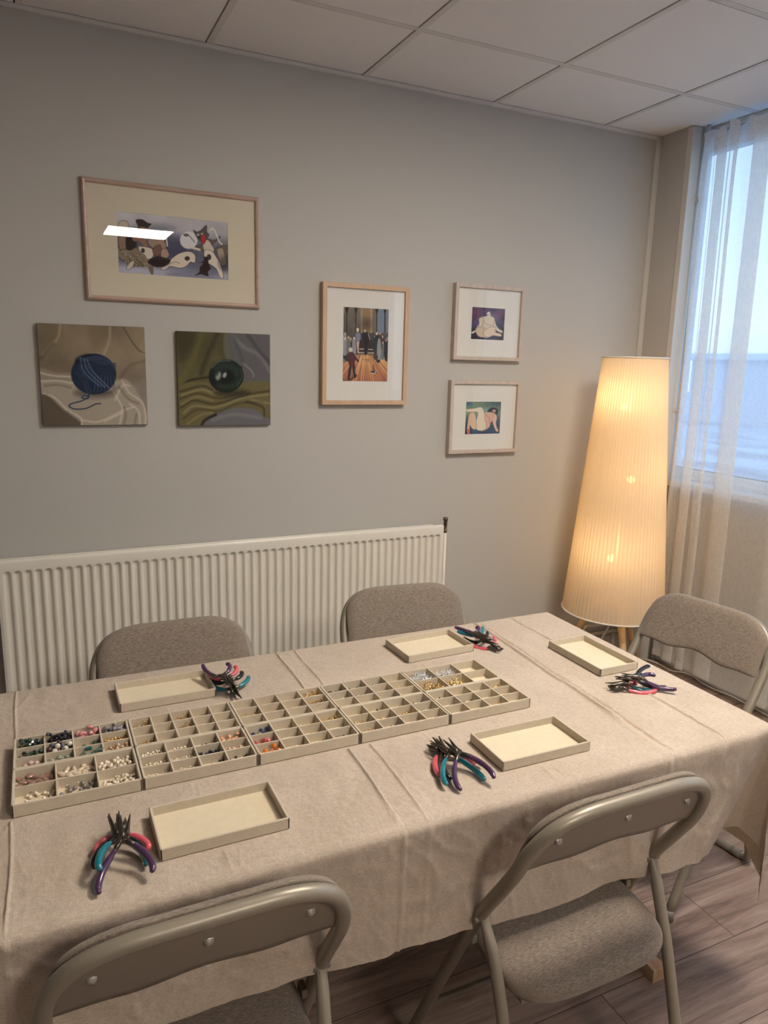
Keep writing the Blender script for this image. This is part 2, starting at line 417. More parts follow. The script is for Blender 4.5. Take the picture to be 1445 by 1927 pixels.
# ------------------------------------------------------------------ curtain
M_sheer = sheer_material('sheer_curtain', rgb(245, 244, 241), .60, .55)
def curtain():
    zt, zb = 2.525, .055
    n = 520; nz = 60
    # pleats: the sheet runs on, doubles back and runs on again, one layer in front of the other
    K = [(-.262, 2.160), (-.315, 2.168)]
    for (a, b, d) in ((-.33, -.385, .020), (-.43, -.458, .015), (-.515, -.60, .024), (-.80, -.885, .022), (-1.03, -1.09, .02), (-1.22, -1.30, .02)):
        K += [((a+b)/2+.02, 2.146), (b, 2.152), (b+.008, 2.152+d*.6), (a, 2.150+d), (a-.006, 2.158+d), (b-.02, 2.160+d*.5)]
    K += [(-1.42, 2.155), (-1.47, 2.16)]
    CP = catmull([(y, x, 0) for y, x in K], 6)
    Ls = [0.]
    for p, q in zip(CP, CP[1:]): Ls.append(Ls[-1]+(q-p).length)
    def path(s):
        L = s*Ls[-1]; lo = int(np.searchsorted(Ls, L))
        lo = min(max(lo, 1), len(Ls)-1); t = (L-Ls[lo-1])/max(1e-6, Ls[lo]-Ls[lo-1]); p = CP[lo-1].lerp(CP[lo], t); return p.x, p.y
    PT = [path(i/(n-1)) for i in range(n)]
    def f(i, j):
        s = i/(n-1); z = zt+(zb-zt)*j/(nz-1); h = (zt-z)/(zt-zb)
        y, x = PT[i]
        y = -.262+(y+.262)*(1+.06*h)-.012*math.sin(h*2.6)*math.exp(-s*2)
        x = x+.006*math.sin(s*30+h*1.5)+.010*noise.noise(Vector((s*7, h*3, 0)))*sstep(0, .1, h)
        if h < .06:
            c = (1-h/.06); x += c*.012*math.sin(s*75+h*60); z += c*.010*math.sin(s*95)
        z += .005*math.sin(s*31)*h
        return (min(x, 2.193), y, z)
    me = grid(n, nz, f)
    t = thing('sheer_curtain', 'white sheer curtain hanging in soft folds before the window', 'curtain', (2.155, -.85, 0))
    o = obj('curtain_panel', me, M_sheer, t); o.location = (-2.155, .85, 0)
    # doubled hem and heading
    def g(z0, z1, nn, off):
        def q(i, j):
            s = i/(n-1); z = z0+(z1-z0)*j/(nn-1); jj = (zt-z)/(zt-zb)*(nz-1)
            a = f(i, min(nz-1, max(0, jj))); return (a[0]-off, a[1], a[2])
        return grid(n, nn, q)
    o = obj('hem', g(zb, zb+.035, 3, .0025), M_sheer, t); o.location = (-2.155, .85, 0)
    o = obj('heading_tape', g(zt-.085, zt, 8, .003), M_sheer, t); o.location = (-2.155, .85, 0)
    b = bmesh.new(); tube(b, [(2.21-2.155, -.262+.85, 2.49), (2.21-2.155, -1.75+.85, 2.49)], .006, 10)
    tag(obj('curtain_rail', b, M_white, None, (2.155, -.85, 0)), 'thin white curtain rail above the window', 'curtain rail')
    for yb in (-.30, -1.70): tag(obj('rail_bracket', newbox(2.205, 2.25, yb, yb+.01, 2.475, 2.505), M_white), 'white bracket carrying the curtain rail, at its %s end' % ('pillar' if yb > -1 else 'far'), 'bracket', 'curtain rail brackets')
curtain()

# ------------------------------------------------------------------ floor lamp
def lamp():
    LX, LY = 1.80, -.34
    t = thing('floor_lamp', 'tall floor lamp with pleated white cone shade on wooden legs in the corner', 'lamp', (LX, LY, 0))
    z0, z1, r0, r1 = .365, 1.535, .232, .139
    m = bpy.data.materials.new('pleated_shade'); m.use_nodes = True; k = N(m); k.n.clear()
    out = k.add('ShaderNodeOutputMaterial'); tr = k.add('ShaderNodeBsdfTransparent'); tr.inputs[0].default_value = (1, .80, .52, 1)
    df = k.add('ShaderNodeBsdfDiffuse'); df.inputs[0].default_value = (*rgb(250, 240, 222), 1)
    tl = k.add('ShaderNodeBsdfTranslucent'); tl.inputs[0].default_value = (*rgb(252, 236, 205), 1)
    m1 = k.add('ShaderNodeMixShader'); m1.inputs[0].default_value = .55; k.link(df.outputs[0], m1.inputs[1]); k.link(tl.outputs[0], m1.inputs[2])
    m2 = k.add('ShaderNodeMixShader'); m2.inputs[0].default_value = .80; k.link(tr.outputs[0], m2.inputs[1]); k.link(m1.outputs[0], m2.inputs[2]); k.link(m2.outputs[0], out.inputs[0])
    NP = 74; n = NP*6; nz = 14
    def f(i, j):
        a = 2*PI*i/n; v = j/(nz-1); z = z0+(z1-z0)*v; r = r0+(r1-r0)*v
        ph = (a*NP/(2*PI)) % 1.0
        saw = ph*1.0 if ph < .82 else (1-ph)/.18*.82
        r += .0035*(saw-.4)
        return (r*math.cos(a), r*math.sin(a), z)
    vs = [f(i, j) for j in range(nz) for i in range(n)]
    fs = [(j*n+i, j*n+(i+1) % n, (j+1)*n+(i+1) % n, (j+1)*n+i) for j in range(nz-1) for i in range(n)]
    me = bpy.data.meshes.new('shade'); me.from_pydata(vs, [], fs); smooth(me)
    obj('lamp_shade', me, m, t)
    b = bmesh.new()   # the overlapped part of every pleat is a second layer of cloth
    for q in range(NP):
        L = []
        for ph in (.60, .72, .84, .98):
            a = 2*PI*(q+ph)/NP; L.append([b.verts.new(((r0+(r1-r0)*v-.0022)*math.cos(a), (r0+(r1-r0)*v-.0022)*math.sin(a), z0+(z1-z0)*v)) for v in (0, .25, .5, .75, 1)])
        for i in range(3):
            for j in range(4): b.faces.new((L[i][j], L[i+1][j], L[i+1][j+1], L[i][j+1]))
    obj('pleat_lining', smooth(b), m, t)['kind'] = 'stuff'
    M_tape = mat('shade_edge_band', rgb(235, 228, 214), .8)
    b = bmesh.new()
    for r, z in ((r0, z0), (r1, z1)):
        pts = [(math.cos(a)*(r+.002), math.sin(a)*(r+.002), z) for a in [2*PI*q/72 for q in range(73)]]
        b = bmesh.new(); tube(b, pts, .004, 8, cap=False); obj('shade_edge', b, M_tape, t)
    M_oak = mat('lamp_wood', rgb(206, 174, 134), .5, col2=rgb(190, 156, 114), var=((60, 60, 4), 4))
    for a in (-110, 10, 130):
        a = math.radians(a); b = bmesh.new()
        tube(b, [(math.cos(a)*.245, math.sin(a)*.245, 0), (math.cos(a)*.085, math.sin(a)*.085, .40)], [.012, .018], 16)
        obj('leg', b, M_oak, t)
    b = bmesh.new(); lathe(b, [(.10, .385), (.10, .40)], 32); 
    obj('leg_plate', b, M_oak, t)
    b = bmesh.new(); tube(b, [(0, 0, .40), (0, 0, 1.38)], .006, 10); obj('pole', b, M_white, t)
    M_b = bpy.data.materials.new('bulb_glow'); M_b.use_nodes = True; kk = N(M_b); kk.n.clear(); o_ = kk.add('ShaderNodeOutputMaterial'); e_ = kk.add('ShaderNodeEmission'); e_.inputs[0].default_value = (1, .63, .28, 1); e_.inputs[1].default_value = 7; kk.link(e_.outputs[0], o_.inputs[0])
    for (z, a, d, w) in ((1.32, 190, .05, 1.15), (.99, 330, .03, .85), (.63, 205, .07, 1.25)):
        a = math.radians(a); x, y = d*math.cos(a), d*math.sin(a)
        b = bmesh.new(); tube(b, [(0, 0, z-.03), (x, y, z-.03)], .004, 8); lathe(b, [(.012, z-.04), (.013, z-.015)], 12, Matrix.Translation((x, y, 0)))
        s = obj('bulb_socket', b, M_white, t)
        b = bmesh.new(); bmesh.ops.create_uvsphere(b, u_segments=16, v_segments=10, radius=.017, matrix=Matrix.Translation((x, y, z))); smooth(b)
        bo = obj('bulb', b, M_b, s)
        bo.visible_shadow = True
        ld = bpy.data.lights.new('bulb_light', 'POINT'); ld.energy = .8*w; ld.color = (1, .74, .46); ld.shadow_soft_size = .03
        lo = bpy.data.objects.new('bulb_light', ld); COL.objects.link(lo); lo.parent = t; lo.location = (x, y, z+.045)
lamp()
M_cord = mat('white_cord', rgb(215, 210, 200), .5)
b = bmesh.new()
tube(b, catmull([(1.80, -.34, .30), (1.80, -.25, .12), (1.86, -.16, .006), (2.0, -.12, .005), (2.12, -.17, .005), (2.19, -.26, .005), (2.186, -.376, .005), (2.225, -.42, .005), (2.235, -.48, .005), (2.215, -.54, .005), (2.212, -.62, .005), (2.225, -.72, .005), (2.21, -.95, .005), (2.2, -1.3, .005)], 8), .0042, 8)
tag(obj('power_cord', b, M_cord), 'white lamp cord running on the floor below the curtain', 'cord')
b = bmesh.new(); tube(b, catmull([(1.70, -.10, .006), (1.76, -.14, .12), (1.86, -.12, .2), (1.93, -.08, .10), (2.05, -.10, .012)], 8), .003, 8)
tag(obj('power_cord', b, M_cord), 'thin white cable looping behind the lamp legs', 'cord')

# ------------------------------------------------------------------ folding chairs
M_tube = mat('chair_steel', rgb(142, 134, 121), .38, metal=.25, spec=.5)
M_panel = mat('chair_back_panel', rgb(130, 121, 109), .42, metal=.2)
M_fab = mat('chair_fabric', rgb(98, 87, 78), .95, col2=rgb(154, 142, 130), var=((110, 1300, 1300), 3, .16), bump=((300, 1400, 1400), .5, .0008), spec=.1, sheen=.2)
M_rub = mat('rubber', rgb(120, 114, 106), .7)
M_screw = mat('screw_steel', rgb(190, 188, 182), .3, metal=.9)
def prof(z):   # y of the main tube axis for a height
    K = [(0, .20), (.30, .062), (.468, -.021), (.53, -.055), (.60, -.100), (.66, -.136), (.72, -.163), (.79, -.190), (.85, -.21)]
    for (a, b), (c, d) in zip(K, K[1:]):
        if z <= c: return b+(d-b)*(z-a)/(c-a)
    return K[-1][1]
def back_shape(zoff_top, zbot, wave, inset):
    """outline list of (x, ztop, zbottom)"""
    out = []; n = 44; W = .196-inset
    for i in range(n+1):
        u = -1+2*i/n; x = W*math.sin(u*PI/2)
        q = abs(x)/W
        e = max(0., (q-.45)/.55)
        zt = .779+zoff_top-.075*(1-math.sqrt(max(0., 1-e*e)))
        zb = zbot+wave*(.5-.5*math.cos(2*PI*q))-.012*sstep(.6, 1, q)
        out.append((x, zt, max(min(zb, zt-.004), 0)))
    return out
def make_chair():
    t = bpy.data.objects.new('folding_chair', None); COL.objects.link(t); t.empty_display_size = .1
    # main tube
    pts = [(.206, .20, .008), (.206, prof(.25), .25), (.206, prof(.42), .42), (.206, prof(.49), .49), (.2055, prof(.55), .55), (.205, prof(.61), .61), (.204, prof(.66), .66), (.198, prof(.703), .703), (.180, prof(.741), .741), (.150, prof(.765), .765), (.105, prof(.777), .777), (.05, prof(.779), .779)]
    full = pts+[(0, prof(.779), .779)]+[(-x, y, z) for x, y, z in pts[::-1]]
    b = bmesh.new(); tube(b, catmull(full, 5), .0125, 16); obj('tube_frame', b, M_tube, t)
    for s in (-1, 1):
        b = bmesh.new(); lathe(b, [(.0155, 0), (.0155, .022), (.0135, .03)], 16, Matrix.Translation((.206*s, .198, 0))); obj('foot_cap', b, M_rub, t)
    # rear leg loop
    rp_ = [(.2035, -.053, .522), (.201, -.067, .488), (.197, -.088, .44), (.196, -.118, .36), (.196, -.155, .23), (.196, -.198, .07), (.192, -.212, .032), (.178, -.219, .0155), (.14, -.221, .0135)]
    fl = rp_+[(0, -.221, .0135)]+[(-x, y, z) for x, y, z in rp_[::-1]]
    pp = catmull(fl, 5); n = len(pp)
    flat = []
    for i in range(n):
        e = min(i, n-1-i)/8.; q = sstep(0, 1, e); flat.append((.75+.25*q, .35+.65*q))
    b = bmesh.new(); tube(b, pp, .0115, 16, flat=flat); rl = obj('rear_leg', b, M_tube, t)
    for s in (-1, 1):
        b = bmesh.new(); tube(b, [(s*.165, -.221, .0135), (s*.135, -.221, .0135)], .0135, 14); obj('rubber_foot', b, M_rub, rl)
        b = bmesh.new(); M1 = Matrix.Translation((s*.206, -.052, .512)) @ Matrix.Rotation(PI/2*s, 4, 'Y')
        lathe(b, [(.0055, .010), (.0055, .0145), (.003, .016)], 12, M1)
        lathe(b, [(.005, -.016), (.005, .010)], 10, M1); obj('rivet', b, M_tube, t)
    b = bmesh.new(); tube(b, [(.2, prof(.165), .165), (-.2, prof(.165), .165)], .008, 12); obj('front_crossbar', b, M_tube, t)
    b = bmesh.new(); tube(b, [(.196, -.162, .20), (-.196, -.162, .20)], .008, 12); obj('rear_crossbar', b, M_tube, t)
    # metal back panel
    O = back_shape(-.004, .672, -.012, .004)
    b = bmesh.new(); rows = 9; R = []
    for side in (0, 1):
        L = []
        for x, zt, zb in O:
            col_ = []
            for j in range(rows):
                z = zb+(zt-zb)*j/(rows-1)
                curve = -.010*math.cos(x/.196*PI/2)
                col_.append(b.verts.new((x, prof(z)+.004*side+curve*.3, z)))
            L.append(col_)
        R.append(L)
    nn = len(O)
    for side in (0, 1):
        for i in range(nn-1):
            for j in range(rows-1):
                q = (R[side][i][j], R[side][i+1][j], R[side][i+1][j+1], R[side][i][j+1])
                fc = b.faces.new(q if side == 0 else q[::-1]); fc.smooth = True
    for i in range(nn-1):
        b.faces.new((R[0][i+1][0], R[0][i][0], R[1][i][0], R[1][i+1][0])); b.faces.new((R[0][i][-1], R[0][i+1][-1], R[1][i+1][-1], R[1][i][-1]))
    for i in (0, nn-1):
        for j in range(rows-1):
            q = (R[0][i][j], R[0][i][j+1], R[1][i][j+1], R[1][i][j]); b.faces.new(q if i == 0 else q[::-1])
    bk = obj('backrest', b, M_panel, t)
    for x in (-.144, 0, .144):
        z = .727 if x else .735
        M1 = Matrix.Translation((x, prof(z)-.0035*math.cos(x/.196*PI/2), z)) @ Matrix.Rotation(math.radians(65), 4, 'X')
        b = bmesh.new(); lathe(b, [(.0070, -.001), (.0070, .0008), (.0055, .0020), (.0020, .0026)], 16, M1); obj('screw', b, M_screw, bk)
    # padded cushion on the front side of the back
    O = back_shape(.015, .652, -.014, .001)
    b = bmesh.new(); na = 7; L = []
    for x, zt, zb in O:
        ring = []
        cz, hz = (zt+zb)/2, (zt-zb)/2
        q = abs(x)/.196; th = .017*math.sqrt(max(.02, 1-max(0., (q-.8)/.2)**2))
        m_ = 22
        for kx in range(m_):
            a = 2*PI*kx/m_; c, s = math.cos(a), math.sin(a)
            zz = cz+hz*(abs(c)**.45)*(1 if c >= 0 else -1); yy = th*(abs(s)**.5)*(1 if s >= 0 else -1)
            if yy < 0: yy *= .25
            ring.append(b.verts.new((x, prof(zz)+.016+yy-.003*math.cos(x/.196*PI/2), zz)))
        L.append(ring)
    for i in range(len(L)-1):
        for kx in range(22):
            fc = b.faces.new((L[i][kx], L[i][(kx+1) % 22], L[i+1][(kx+1) % 22], L[i+1][kx])); fc.smooth = True
    b.faces.new(L[0][::-1]); b.faces.new(L[-1])
    bmesh.ops.recalc_face_normals(b, faces=b.faces)
    obj('back_pad', b, M_fab, bk)
    # seat
    def seat(zc, half, grow, name, m, par):
        b = bmesh.new(); rings = []
        def outl(sc):
            o = []
            for kx in range(64):
                a = 2*PI*kx/64; c, s = math.cos(a), math.sin(a)
                x = (abs(c)**.50)*(1 if c >= 0 else -1)*(.183+grow-.014*s)*sc; y = .015+(abs(s)**.48)*(1 if s >= 0 else -1)*(.178+grow)*sc
                o.append((x, y))
            return o
        lv = [(-half, .955), (-half*.75, .985), (-half*.2, 1.0), (half*.4, .995), (half*.8, .97), (half*1.0, .93), (half*1.15, .80), (half*1.25, .5), (half*1.28, .2)]
        for z, sc in lv:
            rings.append([b.verts.new((x, y, zc+z+.035*(y-.015)/.36)) for x, y in outl(sc)])
        for r0_, r1_ in zip(rings, rings[1:]):
            for kx in range(64):
                fc = b.faces.new((r0_[kx], r0_[(kx+1) % 64], r1_[(kx+1) % 64], r1_[kx])); fc.smooth = True
        b.faces.new(rings[0][::-1]); b.faces.new(rings[-1]); return obj(name, b, m, par)
    st = seat(.418, .016, 0, 'seat', M_fab, t)
    b = bmesh.new(); box(b, -.165, .165, -.13, .17, -.003, .006, bev=.002, M=Matrix.Translation((0, 0, .396)) @ Matrix.Rotation(math.radians(5.5), 4, 'X')); obj('seat_pan', b, M_panel, st)
    for s in (-1, 1):
        b = bmesh.new(); box(b, s*.190-.006, s*.190+.006, -.012, .012, .418, .436, bev=.002); obj('seat_bracket', b, M_tube, t)
    return t
chair = make_chair()
CH = [((-.457, -1.846), 0, 'grey folding chair nearest the viewer at left, seen from behind, seat mostly out of view'),
      ((.255, -1.86), 0, 'grey folding chair at near right, seen from behind, padded seat fully showing'),
      ((-.325, -1.115), 180, 'grey folding chair behind the table at left, before the ribbed radiator'),
      ((.385, -1.045), 174, 'grey folding chair behind the table nearer the radiator valve'),
      ((1.037, -1.394), 98, 'grey folding chair at the right end of the table before the curtain')]
for i, ((x, y), a, lab) in enumerate(CH):
    c = chair if i == 0 else copy_tree(chair)
    c.location = (x, y, 0); c.rotation_euler = (0, 0, math.radians(a)); tag(c, lab, 'chair', 'grey padded folding chairs round the table')

# ------------------------------------------------------------------ table + cloth
M_twood = mat('table_wood', rgb(176, 148, 118), .5, col2=rgb(158, 128, 98), var=((60, 6, 60), 4))
def table():
    t = thing('table', 'long wooden table standing under the linen cloth', 'table', (-.15, -1.52, 0))
    X0, X1, Y0, Y1 = -1.0, .782, -1.902, -1.128; ox, oy = -.15, -1.52
    obj('tabletop', newbox(X0-ox, X1-ox, Y0-oy, Y1-oy, .708, .736, bev=.004), M_twood, t)
    for s, xc in ((1, .688), (-1, -.90)):
        b = bmesh.new(); box(b, xc-.02-ox, xc+.021-ox, -1.772-oy, -1.26-oy, 0.0, .038, bev=.002); ft = obj('trestle_foot', b, M_twood, t)
        for yc in (-1.62, -1.40):
            b = bmesh.new(); box(b, xc-.02-ox, xc+.02-ox, yc-.025-oy, yc+.025-oy, .038, .68, bev=.003); obj('leg', b, M_twood, t)
        b = bmesh.new(); box(b, xc-.02-ox, xc+.02-ox, -1.80-oy, -1.22-oy, .68, .708, bev=.003); obj('top_rail', b, M_twood, t)
    b = bmesh.new(); box(b, -.90-ox, .688-ox, -1.525-oy, -1.495-oy, .34, .40, bev=.003); obj('stretcher', b, M_twood, t)
table()

def cloth_material():
    m = bpy.data.materials.new('beige_linen'); m.use_nodes = True; k = N(m); p = k.n['Principled BSDF']
    tc = k.add('ShaderNodeTexCoord')
    def nz(scale, det=3., rough=.6):
        mp = k.add('ShaderNodeMapping'); mp.inputs['Scale'].default_value = scale; k.link(tc.outputs['Object'], mp.inputs[0])
        n_ = k.add('ShaderNodeTexNoise', inp={'Scale': 1., 'Detail': det, 'Roughness': rough}); k.link(mp.outputs[0], n_.inputs['Vector']); return n_.outputs[0]
    a = nz((90, 1100, 1100)); b_ = nz((1100, 90, 260)); c = nz((7, 7, 7), 5.); d = nz((16, 9, 12), 3., .5)
    s = k.add('ShaderNodeMath', operation='ADD'); k.link(a, s.inputs[0]); k.link(b_, s.inputs[1])
    rp = k.add('ShaderNodeValToRGB'); e = rp.color_ramp.elements; e[0].position = .36; e[1].position = .64
    e[0].color = (*rgb(178, 162, 146), 1); e[1].color = (*rgb(221, 209, 195), 1)
    h = k.add('ShaderNodeMath', operation='MULTIPLY', inp={1: .5}); k.link(s.outputs[0], h.inputs[0]); k.link(h.outputs[0], rp.inputs[0])
    mx = k.add('ShaderNodeMix', data_type='RGBA', blend_type='MULTIPLY'); mx.inputs[0].default_value = .3; k.link(rp.outputs[0], mx.inputs[6])
    r2_ = k.add('ShaderNodeValToRGB'); r2_.color_ramp.elements[0].color = (.72, .68, .64, 1); r2_.color_ramp.elements[0].position = .35; r2_.color_ramp.elements[1].color = (1, 1, 1, 1); r2_.color_ramp.elements[1].position = .65
    k.link(c, r2_.inputs[0]); k.link(r2_.outputs[0], mx.inputs[7]); k.link(mx.outputs[2], p.inputs['Base Color'])
    p.inputs['Roughness'].default_value = .95; p.inputs['Specular IOR Level'].default_value = .15
    b1 = k.add('ShaderNodeBump', inp={'Strength': .7, 'Distance': .012}); k.link(d, b1.inputs['Height'])
    b2 = k.add('ShaderNodeBump', inp={'Strength': .35, 'Distance': .0008}); k.link(s.outputs[0], b2.inputs['Height']); k.link(b1.outputs[0], b2.inputs['Normal'])
    k.link(b2.outputs[0], p.inputs['Normal'])
    tl = k.add('ShaderNodeBsdfTranslucent'); tl.inputs[0].default_value = (*rgb(190, 160, 120), 1)
    ms = k.add('ShaderNodeMixShader'); ms.inputs[0].default_value = .16; k.link(p.outputs[0], ms.inputs[1]); k.link(tl.outputs[0], ms.inputs[2])
    k.link(ms.outputs[0], k.n['Material Output'].inputs[0]); return m
M_cloth = cloth_material()
CR = [(-.698, .0040, .0020), (-.093, .0046, .0024), (-.045, .0034, .0022), (.507, .0062, .0034), (.523, -.0034, .0030), (.639, .0044, .0024), (-.40, .0010, .003), (.23, .0012, .003)]
def crease(x, y):
    z = 0.
    for c, a, w in CR:
        cc = c+(.045*(y+1.25) if abs(c-.51) < .03 else (.03*(y+1.2) if abs(c+.07) < .04 else 0))+.0022*math.sin(y*17+c*9)
        z += a*math.exp(-((x-cc)/w)**2)
    z += .0020*math.exp(-((y+1.75+.27*(x+.1)*.8)/.0022)**2)*sstep(-.3, -.2, x)*(1-sstep(.02, .12, x))
    z += .0009*math.exp(-((y+1.24+.02*math.sin(x*9))/.003)**2)
    return z
def wr(x, y, z=0):
    w = noise.noise(Vector((x*4, y*4, z*4)))*.35
    v = .0012*noise.noise(Vector((x*9+w, y*6, z*7)))+.0010*noise.noise(Vector((x*22+5+w*3, y*15-w*3, z*15)))
    r = 1-abs(noise.noise(Vector((x*16+w*6+3, y*11+w*5, z*11))))*2.2
    q = 1-abs(noise.noise(Vector((x*34-w*6+31, y*24+w*7, z*24))))*2.2
    return v+.0015*max(0, r)**3+.0010*max(0, q)**3
def tablecloth():
    X0, X1, Y0, Y1 = -1.0, .788, -1.910, -1.120; ZT = .7375
    fine = []
    for c, a, w in CR: fine += [c+q*.0016 for q in range(-14, 15)]
    xs_ = sorted(set([round(X0+i*(X1-X0)/210, 5) for i in range(211)]+[round(q, 5) for q in fine if X0 < q < X1]))
    xx = [xs_[0]]
    for q in xs_[1:]:
        if q-xx[-1] > .0009: xx.append(q)
    if xx[-1] != X1: xx.append(X1)
    xs_ = xx; ny = 150
    FOOT = [(-.705, .345, -1.645, -1.395), (-.505, -.285, -1.33, -1.20), (.185, .402, -1.325, -1.18), (.595, .728, -1.575, -1.36), (.125, .345, -1.845, -1.71), (-.50, -.28, -1.85, -1.715)]
    def under(x, y):   # the cloth lies pressed flat under the trays
        m_ = 1.
        for a, b, c, d in FOOT: m_ = min(m_, 1-min(sstep(a-.006, a, x), 1-sstep(b, b+.006, x), sstep(c-.006, c, y), 1-sstep(d, d+.006, y)))
        return m_
    def f(i, j):
        x = xs_[i]; y = Y0+(Y1-Y0)*j/(ny-1); fl_ = under(x, y)
        ed = min(x-X0, X1-x, y-Y0, Y1-y); k_ = sstep(0, .03, ed)
        return (x, y, ZT+.001+(crease(x, y)+wr(x, y))*(.2+.8*k_)*fl_-.004*(1-sstep(0, .006, ed)))
    me = grid(len(xs_), ny, f)
    # skirt keys: (edge x, edge y, hem x, hem y, hem z)
    K = [(-1.0, Y0, -1.0, -1.90, .53), (-.45, Y0, -.45, -1.900, .512), (-.265, Y0, -.265, -1.900, .505), (-.132, Y0, -.132, -1.905, .497), (-.125, Y0, -.12, -1.899, .497),
         (.06, Y0, .06, -1.900, .482), (.216, Y0, .216, -1.900, .470), (.385, Y0, .385, -1.902, .480), (.50, Y0, .47, -1.915, .472), (.64, Y0, .55, -1.915, .470), (.72, Y0, .592, -1.918, .468), (.735, Y0, .606, -1.912, .470),
         (.755, Y0, .645, -1.895, .456), (.768, Y0, .700, -1.865, .450), (.777, Y0, .770, -1.825, .440), (.782, Y0, .820, -1.829, .437), (.785, Y0, .852, -1.868, .400), (.786, Y0, .868, -1.870, .32), (X1, Y0, .886, -1.864, .222),
         (X1, Y0+.004, .908, -1.858, .262), (X1, -1.86, .895, -1.80, .35), (X1, -1.70, .845, -1.68, .385), (X1, -1.5, .83, -1.5, .39), (X1, -1.3, .85, -1.3, .385), (X1, -1.15, .87, -1.12, .36), (X1, Y1, .88, -1.05, .30),
         (.76, Y1, .80, -1.085, .40), (.55, Y1, .55, -1.105, .50), (0, Y1, 0, -1.108, .50), (-.8, Y1, -.8, -1.108, .50), (-1.0, Y1, -1.0, -1.108, .5),
         (X0, -1.2, -1.02, -1.2, .5), (X0, -1.8, -1.02, -1.8, .5), (-1.0, Y0, -1.0, -1.90, .53)]
    S = []
    for a, b in zip(K, K[1:]):
        L = max(math.hypot(b[0]-a[0], b[1]-a[1]), .8*math.dist(b[2:], a[2:])); n = max(2, int(L/.0042))
        for q in range(n):
            t = q/n; tt = t if (abs(a[0]-b[0]) > .3 or abs(a[1]-b[1]) > .15) else t
            S.append([a[i]+(b[i]-a[i])*tt for i in range(5)])
    # soften the hem polyline
    n = len(S)
    for _ in range(5):
        T = [s[:] for s in S]
        for i in range(n):
            for c in (2, 3, 4):
                T[i][c] = (S[i-1][c]+2*S[i][c]+S[(i+1) % n][c])/4
        S = T
    nt = 46
    def g(i, j):
        ex, ey, hx, hy, hz = S[i % n]; t = (j/(nt-1))**1.15
        nx, ny_ = 0., 0.
        if ey == Y0: ny_ = -1
        elif ey == Y1: ny_ = 1
        elif ex == X1: nx = 1
        else: nx = -1
        rr = .007*(1-math.exp(-t*60)); z = ZT-.003+(hz-ZT)*t+.2*(crease(ex, ey)+wr(ex, ey))*(1-sstep(0, .08, t))
        bx, by = hx-ex-nx*.007, hy-ey-ny_*.007
        x = ex+nx*rr+bx*t; y = ey+ny_*rr+by*t
        w = sstep(0, .12, t)*(1+1.5*t)*(1-.6*t*t); d = wr(x*1.0, y, z)*w
        cr = crease(ex, Y0)*sstep(0, .05, t) if ey == Y0 else 0
        fold = .0025*t*math.sin(ex*17+1)+.0015*t*math.sin(ex*41) if ey == Y0 and ex < .7 else 0
        y += (-1 if ny_ <= 0 else 1)*(d*.85+cr*.8*(1-.3*t)) + fold*.8; x += nx*d*.85
        z += .0008*math.sin(ex*60)*t
        return (x, y, z)
    me2 = grid(n+1, nt, g)
    bm = bmesh.new(); bm.from_mesh(me); bm.from_mesh(me2)
    bmesh.ops.recalc_face_normals(bm, faces=bm.faces); smooth(bm)
    o = obj('tablecloth', bm, M_cloth)
    tag(o, 'creased beige linen tablecloth draped over the long table', 'tablecloth')
    # stitched hem band
    def hb(i, j):
        return tuple(Vector(g(i, nt-1-3+j))+Vector((0, 0, -.0003)))
    return g, n, nt
tablecloth()
ZS = .7395     # resting height of things on the cloth

# ------------------------------------------------------------------ trays
M_vel = mat('beige_velvet', rgb(192, 180, 161), .95, col2=rgb(197, 186, 167), var=((80, 80, 80), 3), bump=((900, 900, 900), .3, .0006), spec=.1, sheen=.25)
M_lin = mat('tray_lining', rgb(208, 196, 170), .95, col2=rgb(212, 200, 175), var=((60, 60, 60), 3), bump=((900, 900, 900), .3, .0005), spec=.1, sheen=.2)
TW, TD, TH = .2055, .1175, .0225
def tray_shell(w, d, h, wall=.0040):
    b = bmesh.new()
    for q in ((-w/2, w/2, -d/2, -d/2+wall), (-w/2, w/2, d/2-wall, d/2), (-w/2, -w/2+wall, -d/2, d/2), (w/2-wall, w/2, -d/2, d/2)): box(b, *q, 0, h, bev=.0012)
    return smooth(b, False)
trays = {}
def comp_tray(x, y, cols, rows, label):
    t = thing('compartment_tray', label, 'tray', (x, y, ZS), 0, 'compartment trays joined in two rows')
    obj('tray_wall', tray_shell(TW, TD, TH), M_vel, t)
    obj('tray_base', newbox(-TW/2+.001, TW/2-.001, -TD/2+.001, TD/2-.001, .0, .0022), M_lin, t)
    iw, idp = TW-.0064, TD-.0064
    for c in range(1, cols):
        xx = -iw/2+iw*c/cols; obj('divider', newbox(xx-.0015, xx+.0015, -idp/2-.0005, idp/2+.0005, .002, TH-.001, bev=.0006), M_vel, t)
    for r in range(1, rows):
        yy = -idp/2+idp*r/rows; obj('divider', newbox(-iw/2-.0005, iw/2+.0005, yy-.0013, yy+.0013, .002, TH-.0016, bev=.0006), M_vel, t)
    return t
def cell(tx, ty, cols, rows, c, r):
    """r=0 is the far row. returns x0,x1,y0,y1"""
    iw, idp = TW-.0064, TD-.0064
    x0 = tx-iw/2+iw*c/cols+.0016; x1 = tx-iw/2+iw*(c+1)/cols-.0016
    y1 = ty+idp/2-idp*r/rows-.0012; y0 = ty+idp/2-idp*(r+1)/rows+.0014
    return x0, x1, y0, y1
PX = [-.698+.2075*(i+.5) for i in range(5)]; YBk, YFr = -1.4605, -1.5795
WHERE = ['leftmost', 'second', 'middle', 'fourth', 'rightmost']
